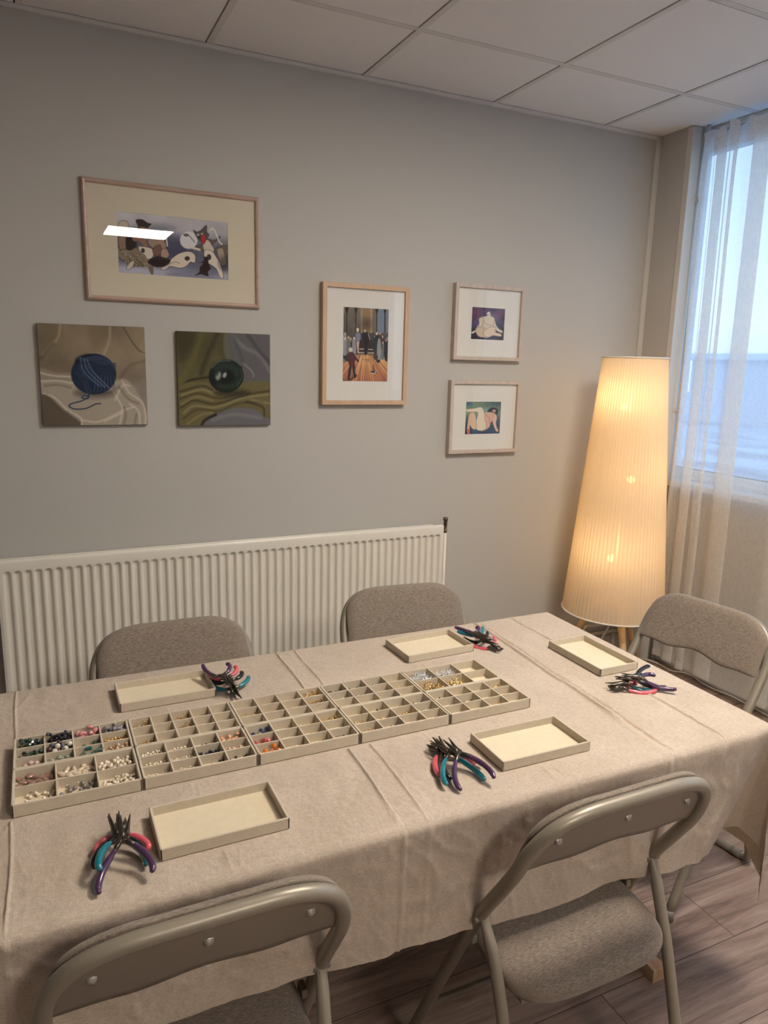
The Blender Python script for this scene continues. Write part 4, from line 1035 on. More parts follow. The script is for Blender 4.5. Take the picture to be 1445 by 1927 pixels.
# ------------------------------------------------------------------ pictures
class Canvas:
    def __init__(s, quad, W, Hh, bg):
        s.W, s.H = W, Hh; s.a = np.ones((Hh, W, 3))*np.array(bg)/255.
        s.X, s.Y = np.meshgrid(np.arange(W)+.5, np.arange(Hh)+.5)
        src = np.array(quad, float); dst = np.array([(0, 0), (W, 0), (W, Hh), (0, Hh)], float)
        A = []
        for (x, y), (u, v) in zip(src, dst):
            A.append([x, y, 1, 0, 0, 0, -u*x, -u*y, -u]); A.append([0, 0, 0, x, y, 1, -v*x, -v*y, -v])
        s.Hm = np.linalg.svd(np.array(A))[2][-1].reshape(3, 3)
        s.k = W/np.linalg.norm(src[1]-src[0])
    def T(s, pts):
        p = np.c_[np.array(pts, float), np.ones(len(pts))] @ s.Hm.T
        return p[:, :2]/p[:, 2:]
    def _bb(s, q, m):
        x0 = max(0, int(q[:, 0].min()-m)); x1 = min(s.W, int(q[:, 0].max()+m)+1); y0 = max(0, int(q[:, 1].min()-m)); y1 = min(s.H, int(q[:, 1].max()+m)+1)
        return slice(y0, max(y1, y0)), slice(x0, max(x1, x0))
    def _mix(s, sl, al, col):
        al = np.clip(al, 0, 1)[..., None]; s.a[sl] = s.a[sl]*(1-al)+np.array(col)/255.*al
    def _dist(s, q, sl, closed):
        X, Y = s.X[sl], s.Y[sl]; D = np.full(X.shape, 1e9); n = len(q)
        for i in range(n if closed else n-1):
            a, b = q[i], q[(i+1) % n]; d = b-a; L = max(d@d, 1e-9); t = np.clip(((X-a[0])*d[0]+(Y-a[1])*d[1])/L, 0, 1)
            D = np.minimum(D, np.hypot(X-a[0]-t*d[0], Y-a[1]-t*d[1]))
        return D
    def poly(s, pts, col, al=1., soft=.7, curve=True, out=None, ow=1.):
        q = s.T(pts)
        if curve and len(q) > 2:
            n = len(q); r = []
            for i in range(n):
                a, b, c, d = q[i-1], q[i], q[(i+1) % n], q[(i+2) % n]
                for t in (0, .25, .5, .75): r.append(.5*((2*b)+(c-a)*t+(2*a-5*b+4*c-d)*t*t+(3*b-a-3*c+d)*t**3))
            q = np.array(r)
        sl = s._bb(q, soft*2+3); X, Y = s.X[sl], s.Y[sl]
        if X.size == 0: return
        ins = np.zeros(X.shape, bool); n = len(q)
        for i in range(n):
            a, b = q[i], q[(i+1) % n]
            if a[1] == b[1]: continue
            c = ((a[1] > Y) != (b[1] > Y)) & (X < (b[0]-a[0])*(Y-a[1])/(b[1]-a[1])+a[0]); ins ^= c
        D = s._dist(q, sl, True); D = np.where(ins, D, -D)
        s._mix(sl, al*np.clip(.5+D/(2*soft), 0, 1), col)
        if out is not None: s._mix(sl, np.clip(ow/2+.5-np.abs(D), 0, 1), out)
    def line(s, pts, col, w=1., al=1., curve=True, soft=.7):
        q = s.T(pts)
        if curve and len(q) > 2:
            Q = np.vstack([2*q[0]-q[1], q, 2*q[-1]-q[-2]]); r = []
            for i in range(1, len(Q)-2):
                a, b, c, d = Q[i-1:i+3]
                for t in (0, .25, .5, .75): r.append(.5*((2*b)+(c-a)*t+(2*a-5*b+4*c-d)*t*t+(3*b-a-3*c+d)*t**3))
            r.append(q[-1]); q = np.array(r)
        w *= s.k; sl = s._bb(q, w+soft*2+2)
        if s.X[sl].size == 0: return
        D = s._dist(q, sl, False); s._mix(sl, al*np.clip((w/2+soft/2-D)/soft, 0, 1), col)
    def ell(s, cx, cy, rx, ry, col, al=1., rot=0., soft=.7, out=None):
        pts = [(cx+rx*math.cos(a)*math.cos(rot)-ry*math.sin(a)*math.sin(rot), cy+rx*math.cos(a)*math.sin(rot)+ry*math.sin(a)*math.cos(rot)) for a in [2*PI*i/14 for i in range(14)]]
        s.poly(pts, col, al, soft, True, out)
    def vgrad(s, stops):
        v = (np.arange(s.H)+.5)/s.H; P = [a for a, _ in stops]
        for c in range(3): s.a[..., c] = np.interp(v, P, [q[1][c]/255. for q in stops])[:, None]
    def noise(s, amp, scale, seed=0, stretch=(1, 1)):
        r = np.random.RandomState(seed); tot = np.zeros((s.H, s.W)); am = 1.
        for o in range(4):
            nx, ny = max(2, int(s.W/scale/stretch[0]*2**o)), max(2, int(s.H/scale/stretch[1]*2**o)); g = r.randn(ny+2, nx+2)
            u = s.X/s.W*nx; v = s.Y/s.H*ny; i, j = u.astype(int), v.astype(int); fu, fv = u-i, v-j; fu = fu*fu*(3-2*fu); fv = fv*fv*(3-2*fv)
            tot += am*((g[j, i]*(1-fu)+g[j, i+1]*fu)*(1-fv)+(g[j+1, i]*(1-fu)+g[j+1, i+1]*fu)*fv); am *= .5
        s.a *= (1+amp*tot)[..., None]
    def mesh(s, name, x0, x1, z0, z1, y):
        W, Hh = s.W, s.H
        xs_ = np.linspace(x0, x1, W); zs = np.linspace(z1, z0, Hh); XX, ZZ = np.meshgrid(xs_, zs)
        co = np.stack([XX, np.full_like(XX, y), ZZ], -1).reshape(-1, 3)
        me = bpy.data.meshes.new(name); me.vertices.add(W*Hh); me.vertices.foreach_set('co', co.ravel())
        i, j = np.meshgrid(np.arange(W-1), np.arange(Hh-1)); a = (j*W+i).ravel(); f = np.stack([a, a+W, a+W+1, a+1], -1)
        nf = len(f); me.loops.add(nf*4); me.polygons.add(nf); me.loops.foreach_set('vertex_index', f.ravel()); me.polygons.foreach_set('loop_start', np.arange(nf)*4); me.polygons.foreach_set('loop_total', np.full(nf, 4))
        me.update(calc_edges=True)
        at = me.color_attributes.new('paint', 'FLOAT_COLOR', 'POINT'); c = np.clip(s.a, 0, 1); c = np.where(c <= .04045, c/12.92, ((c+.055)/1.055)**2.4)
        at.data.foreach_set('color', np.concatenate([c, np.ones((Hh, W, 1))], -1).astype(np.float32).ravel()); return me
def paint_mat(name, rough):
    m = bpy.data.materials.new(name); m.use_nodes = True; k = N(m); p = k.n['Principled BSDF']
    a = k.add('ShaderNodeVertexColor'); a.layer_name = 'paint'; k.link(a.outputs[0], p.inputs['Base Color']); p.inputs['Roughness'].default_value = rough; p.inputs['Specular IOR Level'].default_value = .2
    if rough < .6:
        tc_ = k.add('ShaderNodeTexCoord'); w_ = k.add('ShaderNodeTexNoise', inp={'Scale': 700., 'Detail': 2.}); k.link(tc_.outputs['Object'], w_.inputs['Vector'])
        b_ = k.add('ShaderNodeBump', inp={'Strength': .15, 'Distance': .0006}); k.link(w_.outputs[0], b_.inputs['Height']); k.link(b_.outputs[0], p.inputs['Normal'])
    return m
M_print = paint_mat('painted_paper', .85); M_oil = paint_mat('oil_paint', .5)
M_mat = mat('mat_board', rgb(216, 208, 188), .9); M_mat2 = mat('mat_board_white', rgb(222, 221, 215), .9)
M_fw1 = mat('rosy_wood', rgb(190, 166, 150), .38, col2=rgb(180, 154, 138), var=((12, 60, 60), 4)); M_fw2 = mat('light_beech', rgb(204, 174, 146), .5, col2=rgb(196, 164, 136), var=((60, 60, 10), 4)); M_fw3 = mat('pale_washed_wood', rgb(200, 186, 176), .5, col2=rgb(190, 175, 164), var=((60, 60, 10), 4))
M_cside = mat('canvas_edge', rgb(120, 106, 90), .9)

def framed(name, label, X0, X1, Z0, Z1, fw_, depth, art, ax0, ax1, az0, az1, M_f, M_m, round_=False, mdepth=.016):
    cx, cz = (X0+X1)/2, (Z0+Z1)/2
    t = thing(name, label, 'picture', (cx, 0, cz))
    def q(x, z): return x-cx, z-cz
    b = bmesh.new()
    # mitred rails as one frame: profile swept round a rectangle
    if round_:
        pr = [(0, -.001), (0, -depth*.55), (fw_*.18, -depth*.85), (fw_*.45, -depth), (fw_*.75, -depth*.92), (fw_*.95, -depth*.7), (fw_, -depth*.6), (fw_, -.001)]
    else:
        pr = [(0, -.001), (0, -depth+.0012), (.0012, -depth), (fw_-.0012, -depth), (fw_, -depth+.0012), (fw_, -.001)]
    C4 = [(X0, Z0, 1, 1), (X1, Z0, -1, 1), (X1, Z1, -1, -1), (X0, Z1, 1, -1)]
    rings = [[b.verts.new((x+sx*u-cx, y, z+sz*u-cz)) for (u, y) in pr] for (x, z, sx, sz) in C4]
    for i in range(4):
        a, c = rings[i], rings[(i+1) % 4]
        for j in range(len(pr)-1): b.faces.new((a[j], c[j], c[j+1], a[j+1]))
        b.faces.new((a[-1], c[-1], c[0], a[0]))
    bmesh.ops.recalc_face_normals(b, faces=b.faces)
    if round_:
        pass
    obj('frame', b, M_f, t)
    # mat board with window
    b = bmesh.new(); x0, z0 = q(X0+fw_-.002, Z0+fw_-.002); x1, z1 = q(X1-fw_+.002, Z1-fw_+.002); a0, b0 = q(ax0, az0); a1, b1 = q(ax1, az1); my = -mdepth
    for (p0, p1, r0_, r1_) in ((x0, x1, z0, b0), (x0, x1, b1, z1), (x0, a0, b0, b1), (a1, x1, b0, b1)): box(b, p0, p1, my, my+.0016, r0_, r1_)
    obj('mat', b, M_m, t)
    me = art.mesh('artwork', a0-.002, a1+.002, b0-.002, b1+.002, my+.0017); obj('artwork', me, M_print, t)
    obj('backing_board', newbox(x0, x1, -.005, -.002, z0, z1), M_cside, t)
    obj('glass', newbox(x0, x1, my-.003, my-.0012, z0, z1), M_glass, t)
    return t
INK = (38, 34, 36)
# --- F1: ink and wash of a wolf with bones and skulls
c = Canvas([(318, 305), (1163, 397), (1168, 830), (340, 770)], 330, 172, (190, 190, 200))
c.vgrad([(0, (196, 196, 202)), (.22, (188, 188, 196)), (.38, (130, 132, 148)), (.6, (92, 96, 120)), (.8, (120, 124, 148)), (.92, (186, 188, 204)), (1, (178, 180, 200))]); c.noise(.06, 60, 3, (2, 1))
c.ell(740, 590, 130, 80, (66, 70, 98), .7, soft=14); c.ell(400, 560, 90, 70, (60, 62, 84), .6, soft=12); c.ell(900, 780, 200, 40, (96, 100, 128), .5, soft=10); c.ell(600, 440, 170, 30, (120, 122, 140), .6, soft=8)
c.poly([(335, 590), (400, 575), (520, 600), (590, 690), (600, 780), (570, 720), (480, 720), (400, 690), (340, 650)], (140, 128, 108), 1, out=INK)
for i in range(34):
    r = random.Random(i); x = 345+r.random()*230; y = 590+r.random()*90+(x-345)*.2; c.line([(x, y), (x+18, y+10*r.random()), (x+30, y+24), (x+24, y+36)], (88, 76, 62) if i % 2 else (178, 166, 140), 4)
c.poly([(345, 470), (400, 460), (430, 520), (410, 580), (350, 590)], (150, 128, 112), 1, out=INK); c.poly([(400, 500), (450, 490), (480, 560), (440, 600), (400, 590)], (34, 30, 32))
c.poly([(345, 395), (400, 385), (420, 430), (400, 480), (352, 480)], (200, 190, 176), 1, out=INK); c.poly([(470, 380), (520, 375), (560, 400), (590, 410), (560, 440), (560, 480), (500, 480), (490, 430)], (52, 44, 42)); c.poly([(500, 430), (560, 440), (590, 490), (520, 490)], (150, 120, 96), 1, out=INK)
c.poly([(445, 505), (500, 492), (545, 520), (565, 580), (530, 575), (500, 540), (455, 535)], (150, 116, 98), 1, out=INK)
c.poly([(490, 575), (560, 580), (600, 600), (600, 650), (560, 670), (540, 640), (510, 620)], (222, 214, 200), 1, out=INK); c.ell(525, 605, 14, 18, (70, 60, 60))
c.poly([(560, 530), (620, 505), (680, 530), (700, 580), (660, 600), (600, 590)], (168, 146, 128), 1, out=INK); c.poly([(600, 590), (650, 560), (665, 600), (650, 640), (610, 640)], (128, 96, 86), 1, out=INK); c.poly([(665, 600), (700, 590), (722, 640), (690, 665), (660, 650)], (178, 152, 136), 1, out=INK)
c.line([(700, 510), (708, 570)], (226, 218, 206), 10); c.line([(560, 500), (600, 480)], (226, 218, 206), 9)
c.poly([(560, 690), (620, 650), (680, 655), (730, 680), (680, 720), (620, 725)], (46, 38, 38)); c.poly([(400, 735), (430, 690), (460, 680), (450, 720), (420, 745)], (216, 206, 190), 1, out=INK)
c.poly([(565, 720), (600, 730), (600, 785), (580, 770)], (120, 108, 92), 1)
c.poly([(660, 735), (720, 700), (740, 665), (800, 625), (870, 612), (915, 640), (912, 695), (880, 690), (850, 720), (800, 735), (730, 720), (690, 748)], (224, 214, 198), 1, out=INK); c.ell(856, 664, 18, 15, (70, 62, 62), out=INK); c.line([(680, 725), (760, 690), (800, 700)], (120, 108, 100), 4)
c.ell(868, 530, 66, 64, (226, 228, 232), .95, soft=1.5); c.line([(830, 485), (870, 495), (910, 545)], INK, 5); c.ell(850, 492, 18, 9, (120, 118, 122), out=INK)
c.poly([(902, 455), (930, 468), (960, 455), (1000, 420), (1004, 470), (1020, 490), (1000, 520), (960, 540), (935, 520), (918, 490)], (92, 84, 84), 1, out=INK, soft=1)
c.poly([(920, 575), (960, 560), (1000, 520), (1060, 530), (1100, 500), (1095, 520), (1040, 570), (1060, 610), (980, 615), (950, 590)], (104, 94, 92), 1, out=INK); c.poly([(975, 545), (1010, 530), (1040, 570), (1055, 610), (990, 612)], (214, 200, 184), 1)
c.poly([(958, 500), (992, 490), (996, 530), (980, 558), (965, 545)], (176, 62, 62), 1, out=INK); c.ell(938, 490, 9, 7, (230, 226, 214)); c.ell(968, 484, 8, 7, (230, 226, 214)); c.ell(938, 491, 3, 3, INK); c.ell(969, 485, 3, 3, INK); c.poly([(945, 500), (958, 505), (950, 522), (940, 515)], (40, 34, 36))
c.line([(845, 572), (950, 600)], (226, 218, 206), 16); c.line([(1035, 450), (1060, 455), (1095, 540), (1115, 560)], (226, 218, 206), 12); c.line([(1028, 458), (1045, 440)], (226, 218, 206), 12)
c.poly([(1060, 600), (1110, 570), (1160, 580), (1160, 640), (1120, 650)], (112, 102, 98), 1, out=INK); c.poly([(1080, 600), (1120, 590), (1135, 640), (1150, 700), (1110, 720), (1090, 660)], (170, 156, 138), 1, out=INK)
c.poly([(985, 605), (1040, 610), (1070, 650), (1105, 710), (1125, 800), (1100, 803), (1075, 745), (1040, 715), (990, 680)], (224, 214, 200), 1, out=INK); c.ell(1018, 655, 16, 20, (68, 60, 60), out=INK)
c.poly([(985, 650), (1010, 665), (1015, 700), (1030, 740), (1010, 760), (1012, 795), (960, 780), (910, 790), (945, 765), (950, 730), (975, 700), (935, 695), (975, 685)], (50, 36, 34), 1, soft=1)
c.ell(1130, 700, 40, 50, (40, 36, 46), .5, soft=8)
framed('framed_drawing', 'wide framed ink drawing of a wolf among skulls, topmost on the left', -.4345, .187, 1.677, 2.081, .017, .020, c, -.322, .0685, 1.776, 1.981, M_fw1, M_mat, True, mdepth=.009)
# --- F3: hall scene
c = Canvas([(432, 445), (998, 475), (975, 1368), (425, 1360)], 170, 246, (110, 100, 90))
c.vgrad([(0, (126, 116, 100)), (.2, (112, 104, 94)), (.36, (84, 80, 80)), (.55, (60, 58, 66)), (.62, (110, 84, 70)), (.66, (214, 160, 100)), (.8, (206, 134, 84)), (1, (170, 88, 62))]); c.noise(.07, 40, 5)
for x0, x1, col in ((650, 672, (196, 156, 112)), (680, 765, (168, 128, 84)), (768, 790, (204, 168, 120)), (800, 840, (122, 112, 104)), (850, 935, (118, 140, 168)), (955, 992, (118, 142, 172))): c.poly([(x0, 470), (x1, 470), (x1, 770), (x0, 770)], col, .85, curve=False, soft=2)
c.ell(720, 660, 60, 70, (70, 60, 56), .7, soft=12)
for x in (480, 590, 845, 945): c.line([(x, 520), (x-2, 760)], (40, 38, 42), 10); c.poly([(x-22, 460), (x+24, 460), (x+4, 540), (x-6, 540)], (44, 42, 46), 1, curve=False)
for i in range(40):
    a = -1.25+2.5*i/39; r = random.Random(i+9); x = 700; y = 900; c.line([(x+math.tan(a)*140, 1040), (x+math.tan(a)*520, 1400)], r.choice([(232, 184, 116), (184, 96, 66), (150, 78, 58), (236, 196, 134), (210, 140, 86)]), 7+6*r.random(), .7, curve=False)
r = random.Random(4)
for i in range(46):
    x = (440+r.random()*160) if i % 2 else (820+r.random()*160); y = 770+r.random()*120+(40 if i < 20 else 0); d = r.choice([(36, 44, 52), (52, 44, 60), (30, 60, 72), (70, 56, 60), (110, 120, 120), (150, 150, 156)])
    c.poly([(x-18, y+20), (x+18, y+20), (x+24, y+190), (x-24, y+190)], d, .95, soft=1); c.ell(x, y+4, 12, 17, r.choice([(206, 176, 152), (190, 150, 124), (222, 206, 190)]))
c.poly([(592, 775), (640, 775), (648, 840), (636, 900), (634, 1000), (612, 1000), (600, 900), (588, 830)], (126, 128, 168), 1); c.ell(612, 735, 16, 26, (232, 214, 176)); c.poly([(602, 890), (632, 890), (632, 1000), (614, 1000)], (222, 178, 140), 1)
c.poly([(672, 770), (740, 765), (752, 860), (735, 940), (720, 1030), (696, 1030), (690, 930), (672, 860)], (30, 34, 46), 1); c.ell(702, 748, 14, 18, (190, 176, 160)); c.line([(740, 780), (765, 860)], (210, 200, 186), 6)
c.poly([(640, 860), (690, 860), (688, 1000), (628, 1000)], (58, 48, 52), 1); c.poly([(745, 870), (790, 870), (800, 1000), (742, 1000)], (58, 48, 52), 1); c.line([(636, 968), (686, 966)], (230, 214, 190), 8); c.line([(745, 972), (795, 972)], (230, 214, 190), 8); c.line([(610, 1010), (690, 1010)], (206, 190, 166), 9); c.line([(740, 1014), (808, 1014)], (206, 190, 166), 9)
c.poly([(510, 1010), (560, 1010), (600, 1080), (575, 1090), (585, 1190), (560, 1190), (545, 1180), (520, 1195), (500, 1120), (482, 1050)], (92, 44, 58), 1); c.line([(575, 1060), (620, 1115)], (84, 40, 54), 22); c.ell(528, 975, 22, 28, (216, 206, 190)); c.line([(525, 1190), (505, 1320)], (36, 42, 52), 30); c.line([(562, 1190), (582, 1300)], (36, 42, 52), 28); c.line([(600, 1290), (500, 1350), (430, 1355)], (60, 40, 40), 22, .7)
c.line([(672, 1085), (685, 1100), (740, 1090)], (60, 44, 40), 4, curve=False); c.line([(750, 1075), (750, 1118), (725, 1118), (730, 1100)], (60, 44, 40), 5, curve=False)
c.line([(805, 1165), (802, 1205), (818, 1230), (770, 1245), (848, 1255)], (34, 60, 72), 12); c.line([(770, 1250), (810, 1265), (840, 1245)], (226, 220, 206), 6)
g_ = c.a.mean(-1, keepdims=True); c.a = c.a*.78+g_*.22
framed('framed_painting', 'upright beech-framed painting of a crowded hall with a wooden floor', .440, .826, 1.311, 1.796, .0185, .030, c, .533, .736, 1.408, 1.7035, M_fw2, M_mat2, mdepth=.019)
# --- F4 / F5 figure studies
SK = (214, 200, 180); SH = (150, 150, 140)
c = Canvas([(373, 362), (712, 385), (685, 697), (348, 682)], 150, 120, (74, 58, 84))
c.vgrad([(0, (92, 66, 96)), (.4, (88, 58, 92)), (.6, (66, 60, 90)), (1, (46, 34, 58))]); c.noise(.12, 30, 2, (1.5, 1)); c.ell(620, 450, 60, 30, (140, 80, 120), .5, soft=8); c.ell(420, 430, 40, 40, (130, 84, 110), .5, soft=8)
for i in range(7): c.line([(375, 520+i*9), (440, 470+i*10), (520, 400+i*12), (600, 450+i*9), (700, 520+i*8)], (96, 112, 140), 3, .6)
O_ = (60, 66, 78)
c.poly([(520, 455), (535, 420), (560, 430), (565, 455), (600, 480), (605, 530), (615, 580), (600, 620), (560, 655), (500, 668), (440, 650), (405, 610), (410, 570), (440, 530), (440, 480), (480, 462)], SK, 1, out=O_)
c.poly([(445, 480), (440, 540), (400, 590), (362, 610), (372, 628), (420, 600), (470, 550), (490, 480)], SK, 1, out=O_); c.poly([(598, 480), (612, 540), (640, 580), (676, 600), (668, 622), (620, 600), (590, 550)], SK, 1, out=O_)
c.poly([(405, 580), (450, 560), (500, 590), (520, 640), (470, 664), (420, 640)], (206, 188, 166), 1, out=O_); c.poly([(490, 600), (560, 560), (610, 570), (600, 610), (660, 630), (655, 655), (580, 645), (530, 660), (490, 645)], (220, 200, 178), 1, out=O_)
c.ell(540, 430, 20, 14, (224, 208, 190), 1, -.5, out=O_); c.line([(480, 500), (520, 540), (580, 545)], SH, 4); c.line([(470, 545), (510, 575)], (110, 140, 130), 5, .8)
framed('framed_painting', 'small pale-framed purple figure study, upper of the two at right', 1.050, 1.411, 1.507, 1.832, .0165, .030, c, 1.143, 1.3155, 1.599, 1.736, M_fw3, M_mat2, mdepth=.017)
c = Canvas([(312, 1318), (670, 1318), (645, 1637), (292, 1638)], 150, 116, (70, 92, 110))
c.vgrad([(0, (92, 118, 118)), (.35, (104, 122, 96)), (.55, (70, 92, 112)), (1, (48, 70, 96))]); c.noise(.14, 30, 8, (1.3, 1)); c.ell(480, 1345, 70, 26, (120, 136, 84), .6, soft=8); c.ell(340, 1340, 30, 25, (60, 96, 150), .5, soft=6)
c.poly([(520, 1425), (550, 1388), (590, 1380), (630, 1400), (622, 1450), (600, 1440), (560, 1420)], (28, 30, 38), 1); c.ell(592, 1412, 20, 15, (206, 150, 128), 1, out=O_)
c.poly([(500, 1425), (560, 1425), (610, 1440), (620, 1480), (590, 1510), (560, 1520), (540, 1570), (480, 1605), (430, 1600), (400, 1560), (420, 1500), (470, 1460)], (214, 176, 152), 1, out=O_)
c.poly([(318, 1395), (400, 1385), (465, 1375), (490, 1420), (500, 1500), (510, 1570), (470, 1600), (415, 1590), (408, 1520), (430, 1430), (380, 1425), (320, 1420)], (224, 214, 192), 1, out=O_)
c.poly([(345, 1440), (380, 1420), (405, 1450), (412, 1500), (408, 1585), (370, 1580), (350, 1550), (348, 1590), (345, 1625), (325, 1628), (318, 1590), (328, 1520)], (216, 190, 162), 1, out=O_); c.poly([(320, 1580), (345, 1590), (346, 1626), (324, 1630)], (204, 104, 76), .8)
c.poly([(590, 1440), (620, 1470), (610, 1530), (620, 1580), (635, 1605), (610, 1612), (590, 1570), (572, 1510)], (220, 184, 160), 1, out=O_); c.line([(510, 1450), (540, 1480), (545, 1530)], (198, 110, 84), 9, .6)
framed('framed_painting', 'small pale-framed blue-green figure study, lower of the two at right', 1.046, 1.4185, 1.090, 1.4185, .0165, .030, c, 1.135, 1.323, 1.177, 1.323, M_fw3, M_mat2, mdepth=.017)
# --- stretched canvases
def canvas(label, X0, X1, Z0, Z1, c, side):
    cx, cz = (X0+X1)/2, (Z0+Z1)/2; t = thing('unframed_painting', label, 'picture', (cx, 0, cz))
    obj('stretcher', newbox(X0-cx, X1-cx, -.0185, -.0005, Z0-cz, Z1-cz, bev=.0015), side, t)
    obj('painted_surface', c.mesh('painted_surface', X0-cx+.001, X1-cx-.001, Z0-cz+.001, Z1-cz-.001, -.0188), M_oil, t)
c = Canvas([(85, 55), (680, 75), (705, 618), (122, 622)], 230, 228, (140, 126, 104))
c.vgrad([(0, (124, 108, 84)), (.25, (132, 116, 92)), (.5, (118, 104, 86)), (.62, (130, 120, 108)), (1, (124, 114, 100))]); c.noise(.07, 70, 4)
c.poly([(85, 55), (215, 60), (205, 150), (150, 210), (100, 280)], (108, 96, 72), .8, soft=6); c.line([(215, 60), (200, 140), (120, 230)], (168, 152, 122), 14, .6, soft=5); c.line([(100, 260), (150, 200), (180, 170)], (84, 72, 56), 12, .7, soft=5)
c.poly([(360, 70), (480, 70), (470, 150), (400, 200)], (112, 96, 74), .7, soft=10); c.line([(490, 70), (485, 150), (455, 230)], (176, 160, 136), 12, .6, soft=6); c.line([(560, 70), (610, 150), (650, 200), (690, 220)], (78, 66, 54), 9, .7, soft=4); c.line([(690, 120), (665, 180), (690, 230)], (150, 134, 112), 12, .6, soft=5); c.line([(690, 260), (600, 290), (540, 370)], (96, 84, 68), 14, .6, soft=7)
c.poly([(105, 320), (180, 335), (300, 345), (420, 420), (560, 360), (640, 430), (700, 560), (705, 618), (330, 620), (240, 540), (118, 440)], (156, 146, 130), .9, soft=3); c.poly([(118, 440), (240, 540), (330, 620), (122, 622)], (92, 80, 68), 1, soft=3)
c.poly([(105, 305), (200, 330), (280, 330), (290, 370), (200, 375), (108, 365)], (138, 126, 108), .9, soft=4)
for q in ([(108, 330), (180, 345), (270, 350)], [(110, 375), (200, 372), (280, 385)], [(118, 440), (190, 470), (250, 530), (330, 580), (335, 620)], [(560, 375), (600, 440), (670, 490), (690, 560), (690, 615)], [(500, 420), (550, 500), (560, 540), (545, 620)], [(600, 400), (560, 400), (520, 480)], [(600, 500), (650, 540), (660, 615)], [(330, 590), (430, 600), (560, 540), (620, 520)], [(460, 600), (560, 550)]):
    c.line(q, (196, 186, 168), 9, .75, soft=3)
for q in ([(540, 400), (590, 470), (650, 500)], [(570, 520), (580, 560), (570, 615)], [(250, 545), (320, 600)], [(130, 400), (200, 395), (270, 410)], [(640, 560), (630, 615)], [(380, 440), (470, 440), (540, 410)]): c.line(q, (96, 86, 74), 10, .55, soft=5)
c.ell(405, 440, 110, 26, (70, 62, 58), .7, soft=8)
c.ell(400, 335, 126, 114, (28, 42, 68), 1, .1)
c.ell(345, 255, 50, 26, (14, 20, 34), .9, -.3, soft=3)
for i in range(15):
    t_ = -70+i*10; c.line([(330+t_*.3, 250+max(0, t_)*.3), (400+t_*.5, 238+abs(t_)*.25), (470+t_*.35, 250+abs(t_)*.5), (522, 300+t_*.4)], (64, 88, 122) if i % 2 else (20, 30, 50), 4, .6)
for i in range(14):
    x = 395+i*9; c.line([(x, 345), (x+4, 390), (x-4+i, 440-i*2)], (58, 80, 112) if i % 2 else (22, 32, 54), 4, .7)
for i in range(9):
    c.line([(292+i*7, 330-i*3), (330+i*5, 380), (360+i*5, 440)], (50, 70, 102) if i % 2 else (20, 28, 48), 4, .7)
for i in range(6): c.line([(318+i*9, 240+i*3), (330+i*13, 320), (420+i*14, 400+i*3)], (92, 118, 152) if i % 2 else (40, 58, 90), 5, .8)
c.line([(350, 400), (372, 440), (368, 470), (335, 468), (345, 455), (372, 462), (330, 485), (275, 500), (265, 515), (300, 530), (360, 525), (410, 502), (438, 500)], (36, 52, 78), 7); c.line([(372, 440), (300, 490), (268, 512)], (88, 106, 132), 2, .6)
g_ = c.a.mean(-1, keepdims=True); c.a = np.clip((c.a*.82+g_*.18)*1.1, 0, 1)
canvas('square unframed painting of a blue yarn ball on pale satin', -.599, -.245, 1.238, 1.590, c, M_cside)
c = Canvas([(862, 92), (1380, 120), (1385, 620), (875, 623)], 230, 226, (90, 86, 50))
c.vgrad([(0, (78, 72, 36)), (.5, (84, 78, 44)), (1, (96, 90, 56))]); c.noise(.10, 60, 6)
c.poly([(1140, 100), (1390, 110), (1390, 420), (1240, 380), (1150, 300)], (92, 92, 94), 1, soft=2); c.line([(1180, 130), (1240, 190), (1320, 230), (1380, 320)], (128, 128, 130), 22, .6, soft=8); c.line([(1250, 110), (1330, 220), (1385, 280)], (62, 62, 66), 18, .7, soft=8); c.line([(1180, 130), (1230, 260)], (72, 72, 76), 16, .6, soft=8); c.line([(1240, 280), (1280, 320), (1290, 350)], (150, 150, 150), 9, .6, soft=4)
c.poly([(862, 92), (980, 98), (940, 200), (880, 260)], (62, 56, 30), .8, soft=10); c.line([(1000, 110), (960, 240), (880, 370)], (112, 106, 52), 30, .5, soft=14); c.line([(1090, 110), (1030, 240), (1000, 330)], (52, 48, 28), 22, .7, soft=10); c.line([(1130, 105), (1145, 200), (1150, 250)], (110, 104, 52), 10, .7, soft=5)
c.line([(880, 420), (930, 370), (1040, 350)], (40, 36, 24), 12, .8, soft=4)
c.poly([(880, 400), (1050, 380), (1240, 380), (1385, 395), (1385, 560), (1340, 575), (1300, 530), (1180, 520), (1080, 560), (1020, 600), (1000, 622), (875, 622)], (110, 100, 58), 1, soft=2)
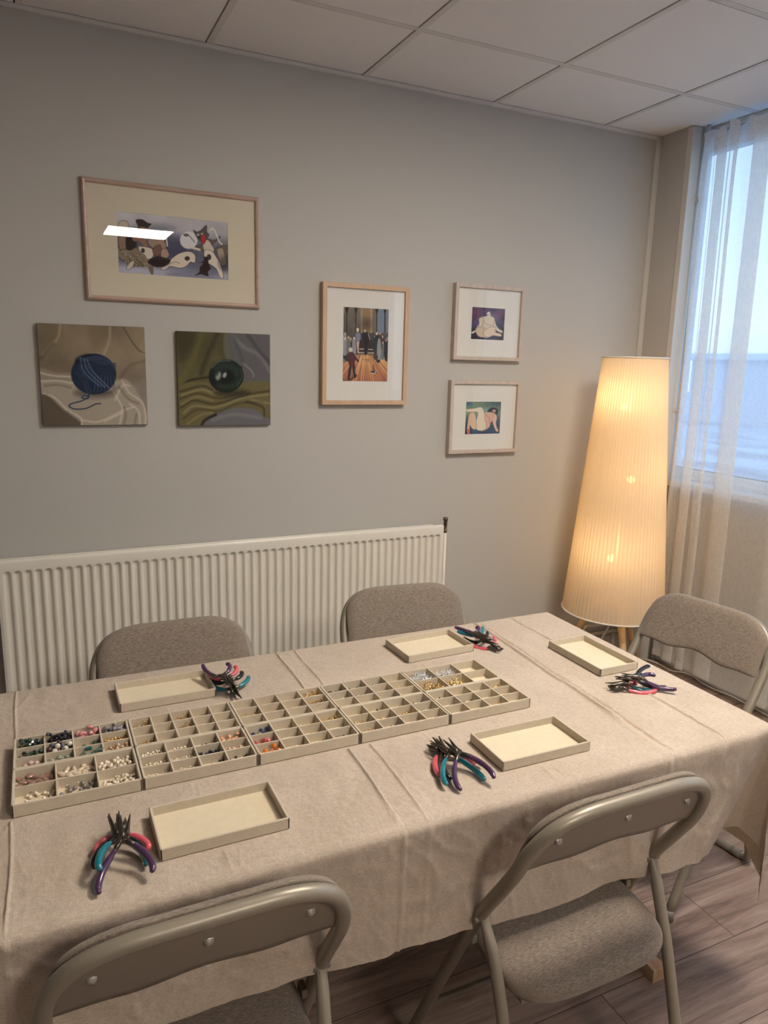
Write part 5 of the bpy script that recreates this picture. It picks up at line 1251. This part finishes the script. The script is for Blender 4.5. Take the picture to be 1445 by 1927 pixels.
for q, col in (([(880, 430), (1000, 400), (1060, 420)], (60, 54, 34)), ([(880, 470), (980, 440), (1100, 470), (1230, 440)], (72, 64, 38)), ([(885, 520), (960, 480), (1080, 500), (1250, 450), (1380, 430)], (60, 52, 32)), ([(900, 580), (980, 530), (1100, 540), (1200, 500), (1340, 490)], (76, 68, 40)), ([(890, 450), (1000, 420), (1080, 450)], (150, 138, 88)), ([(890, 500), (970, 460), (1060, 480)], (142, 130, 80)), ([(900, 550), (960, 510), (1080, 520), (1230, 470), (1370, 450)], (150, 138, 90)), ([(1250, 490), (1340, 520), (1350, 570)], (60, 52, 32)), ([(1280, 480), (1380, 500)], (146, 134, 86)), ([(920, 610), (1000, 560), (1060, 550)], (140, 128, 82))): c.line(q, col, 11, .7, soft=4)
c.poly([(1020, 600), (1080, 562), (1180, 522), (1300, 532), (1345, 575), (1375, 585), (1372, 622), (1010, 622)], (104, 104, 108), 1, soft=2); c.line([(1060, 590), (1180, 560), (1330, 580)], (140, 140, 146), 18, .5, soft=8); c.line([(1000, 622), (1020, 590), (1080, 560)], (24, 22, 22), 14, .8, soft=4)
c.ell(1170, 440, 100, 20, (40, 36, 24), .7, soft=7)
c.ell(1138, 346, 97, 92, (14, 24, 22), 1); c.ell(1135, 300, 70, 38, (52, 76, 60), .5, soft=10); c.ell(1140, 400, 60, 26, (46, 70, 50), .6, soft=8); c.ell(1200, 350, 22, 50, (40, 62, 56), .6, soft=6); c.ell(1140, 350, 40, 40, (8, 12, 12), .8, soft=6); c.ell(1095, 345, 15, 24, (168, 178, 168), .8, .3, soft=3); c.ell(1130, 340, 10, 16, (196, 204, 196), .8, .4, soft=2); c.ell(1090, 330, 6, 14, (40, 56, 50), .8, .3, soft=1); c.line([(1060, 300), (1100, 265), (1160, 262)], (120, 140, 124), 4, .7); c.line([(1200, 400), (1225, 350), (1215, 300)], (92, 116, 104), 4, .6); c.ell(1216, 300, 12, 11, (30, 44, 38), 1)
g_ = c.a.mean(-1, keepdims=True); c.a = np.clip((c.a*.8+g_*.2)*1.0, 0, 1)
canvas('square unframed painting of a dark green glass ball on olive cloth', -.132, .2255, 1.231, 1.5825, c, M_cside)
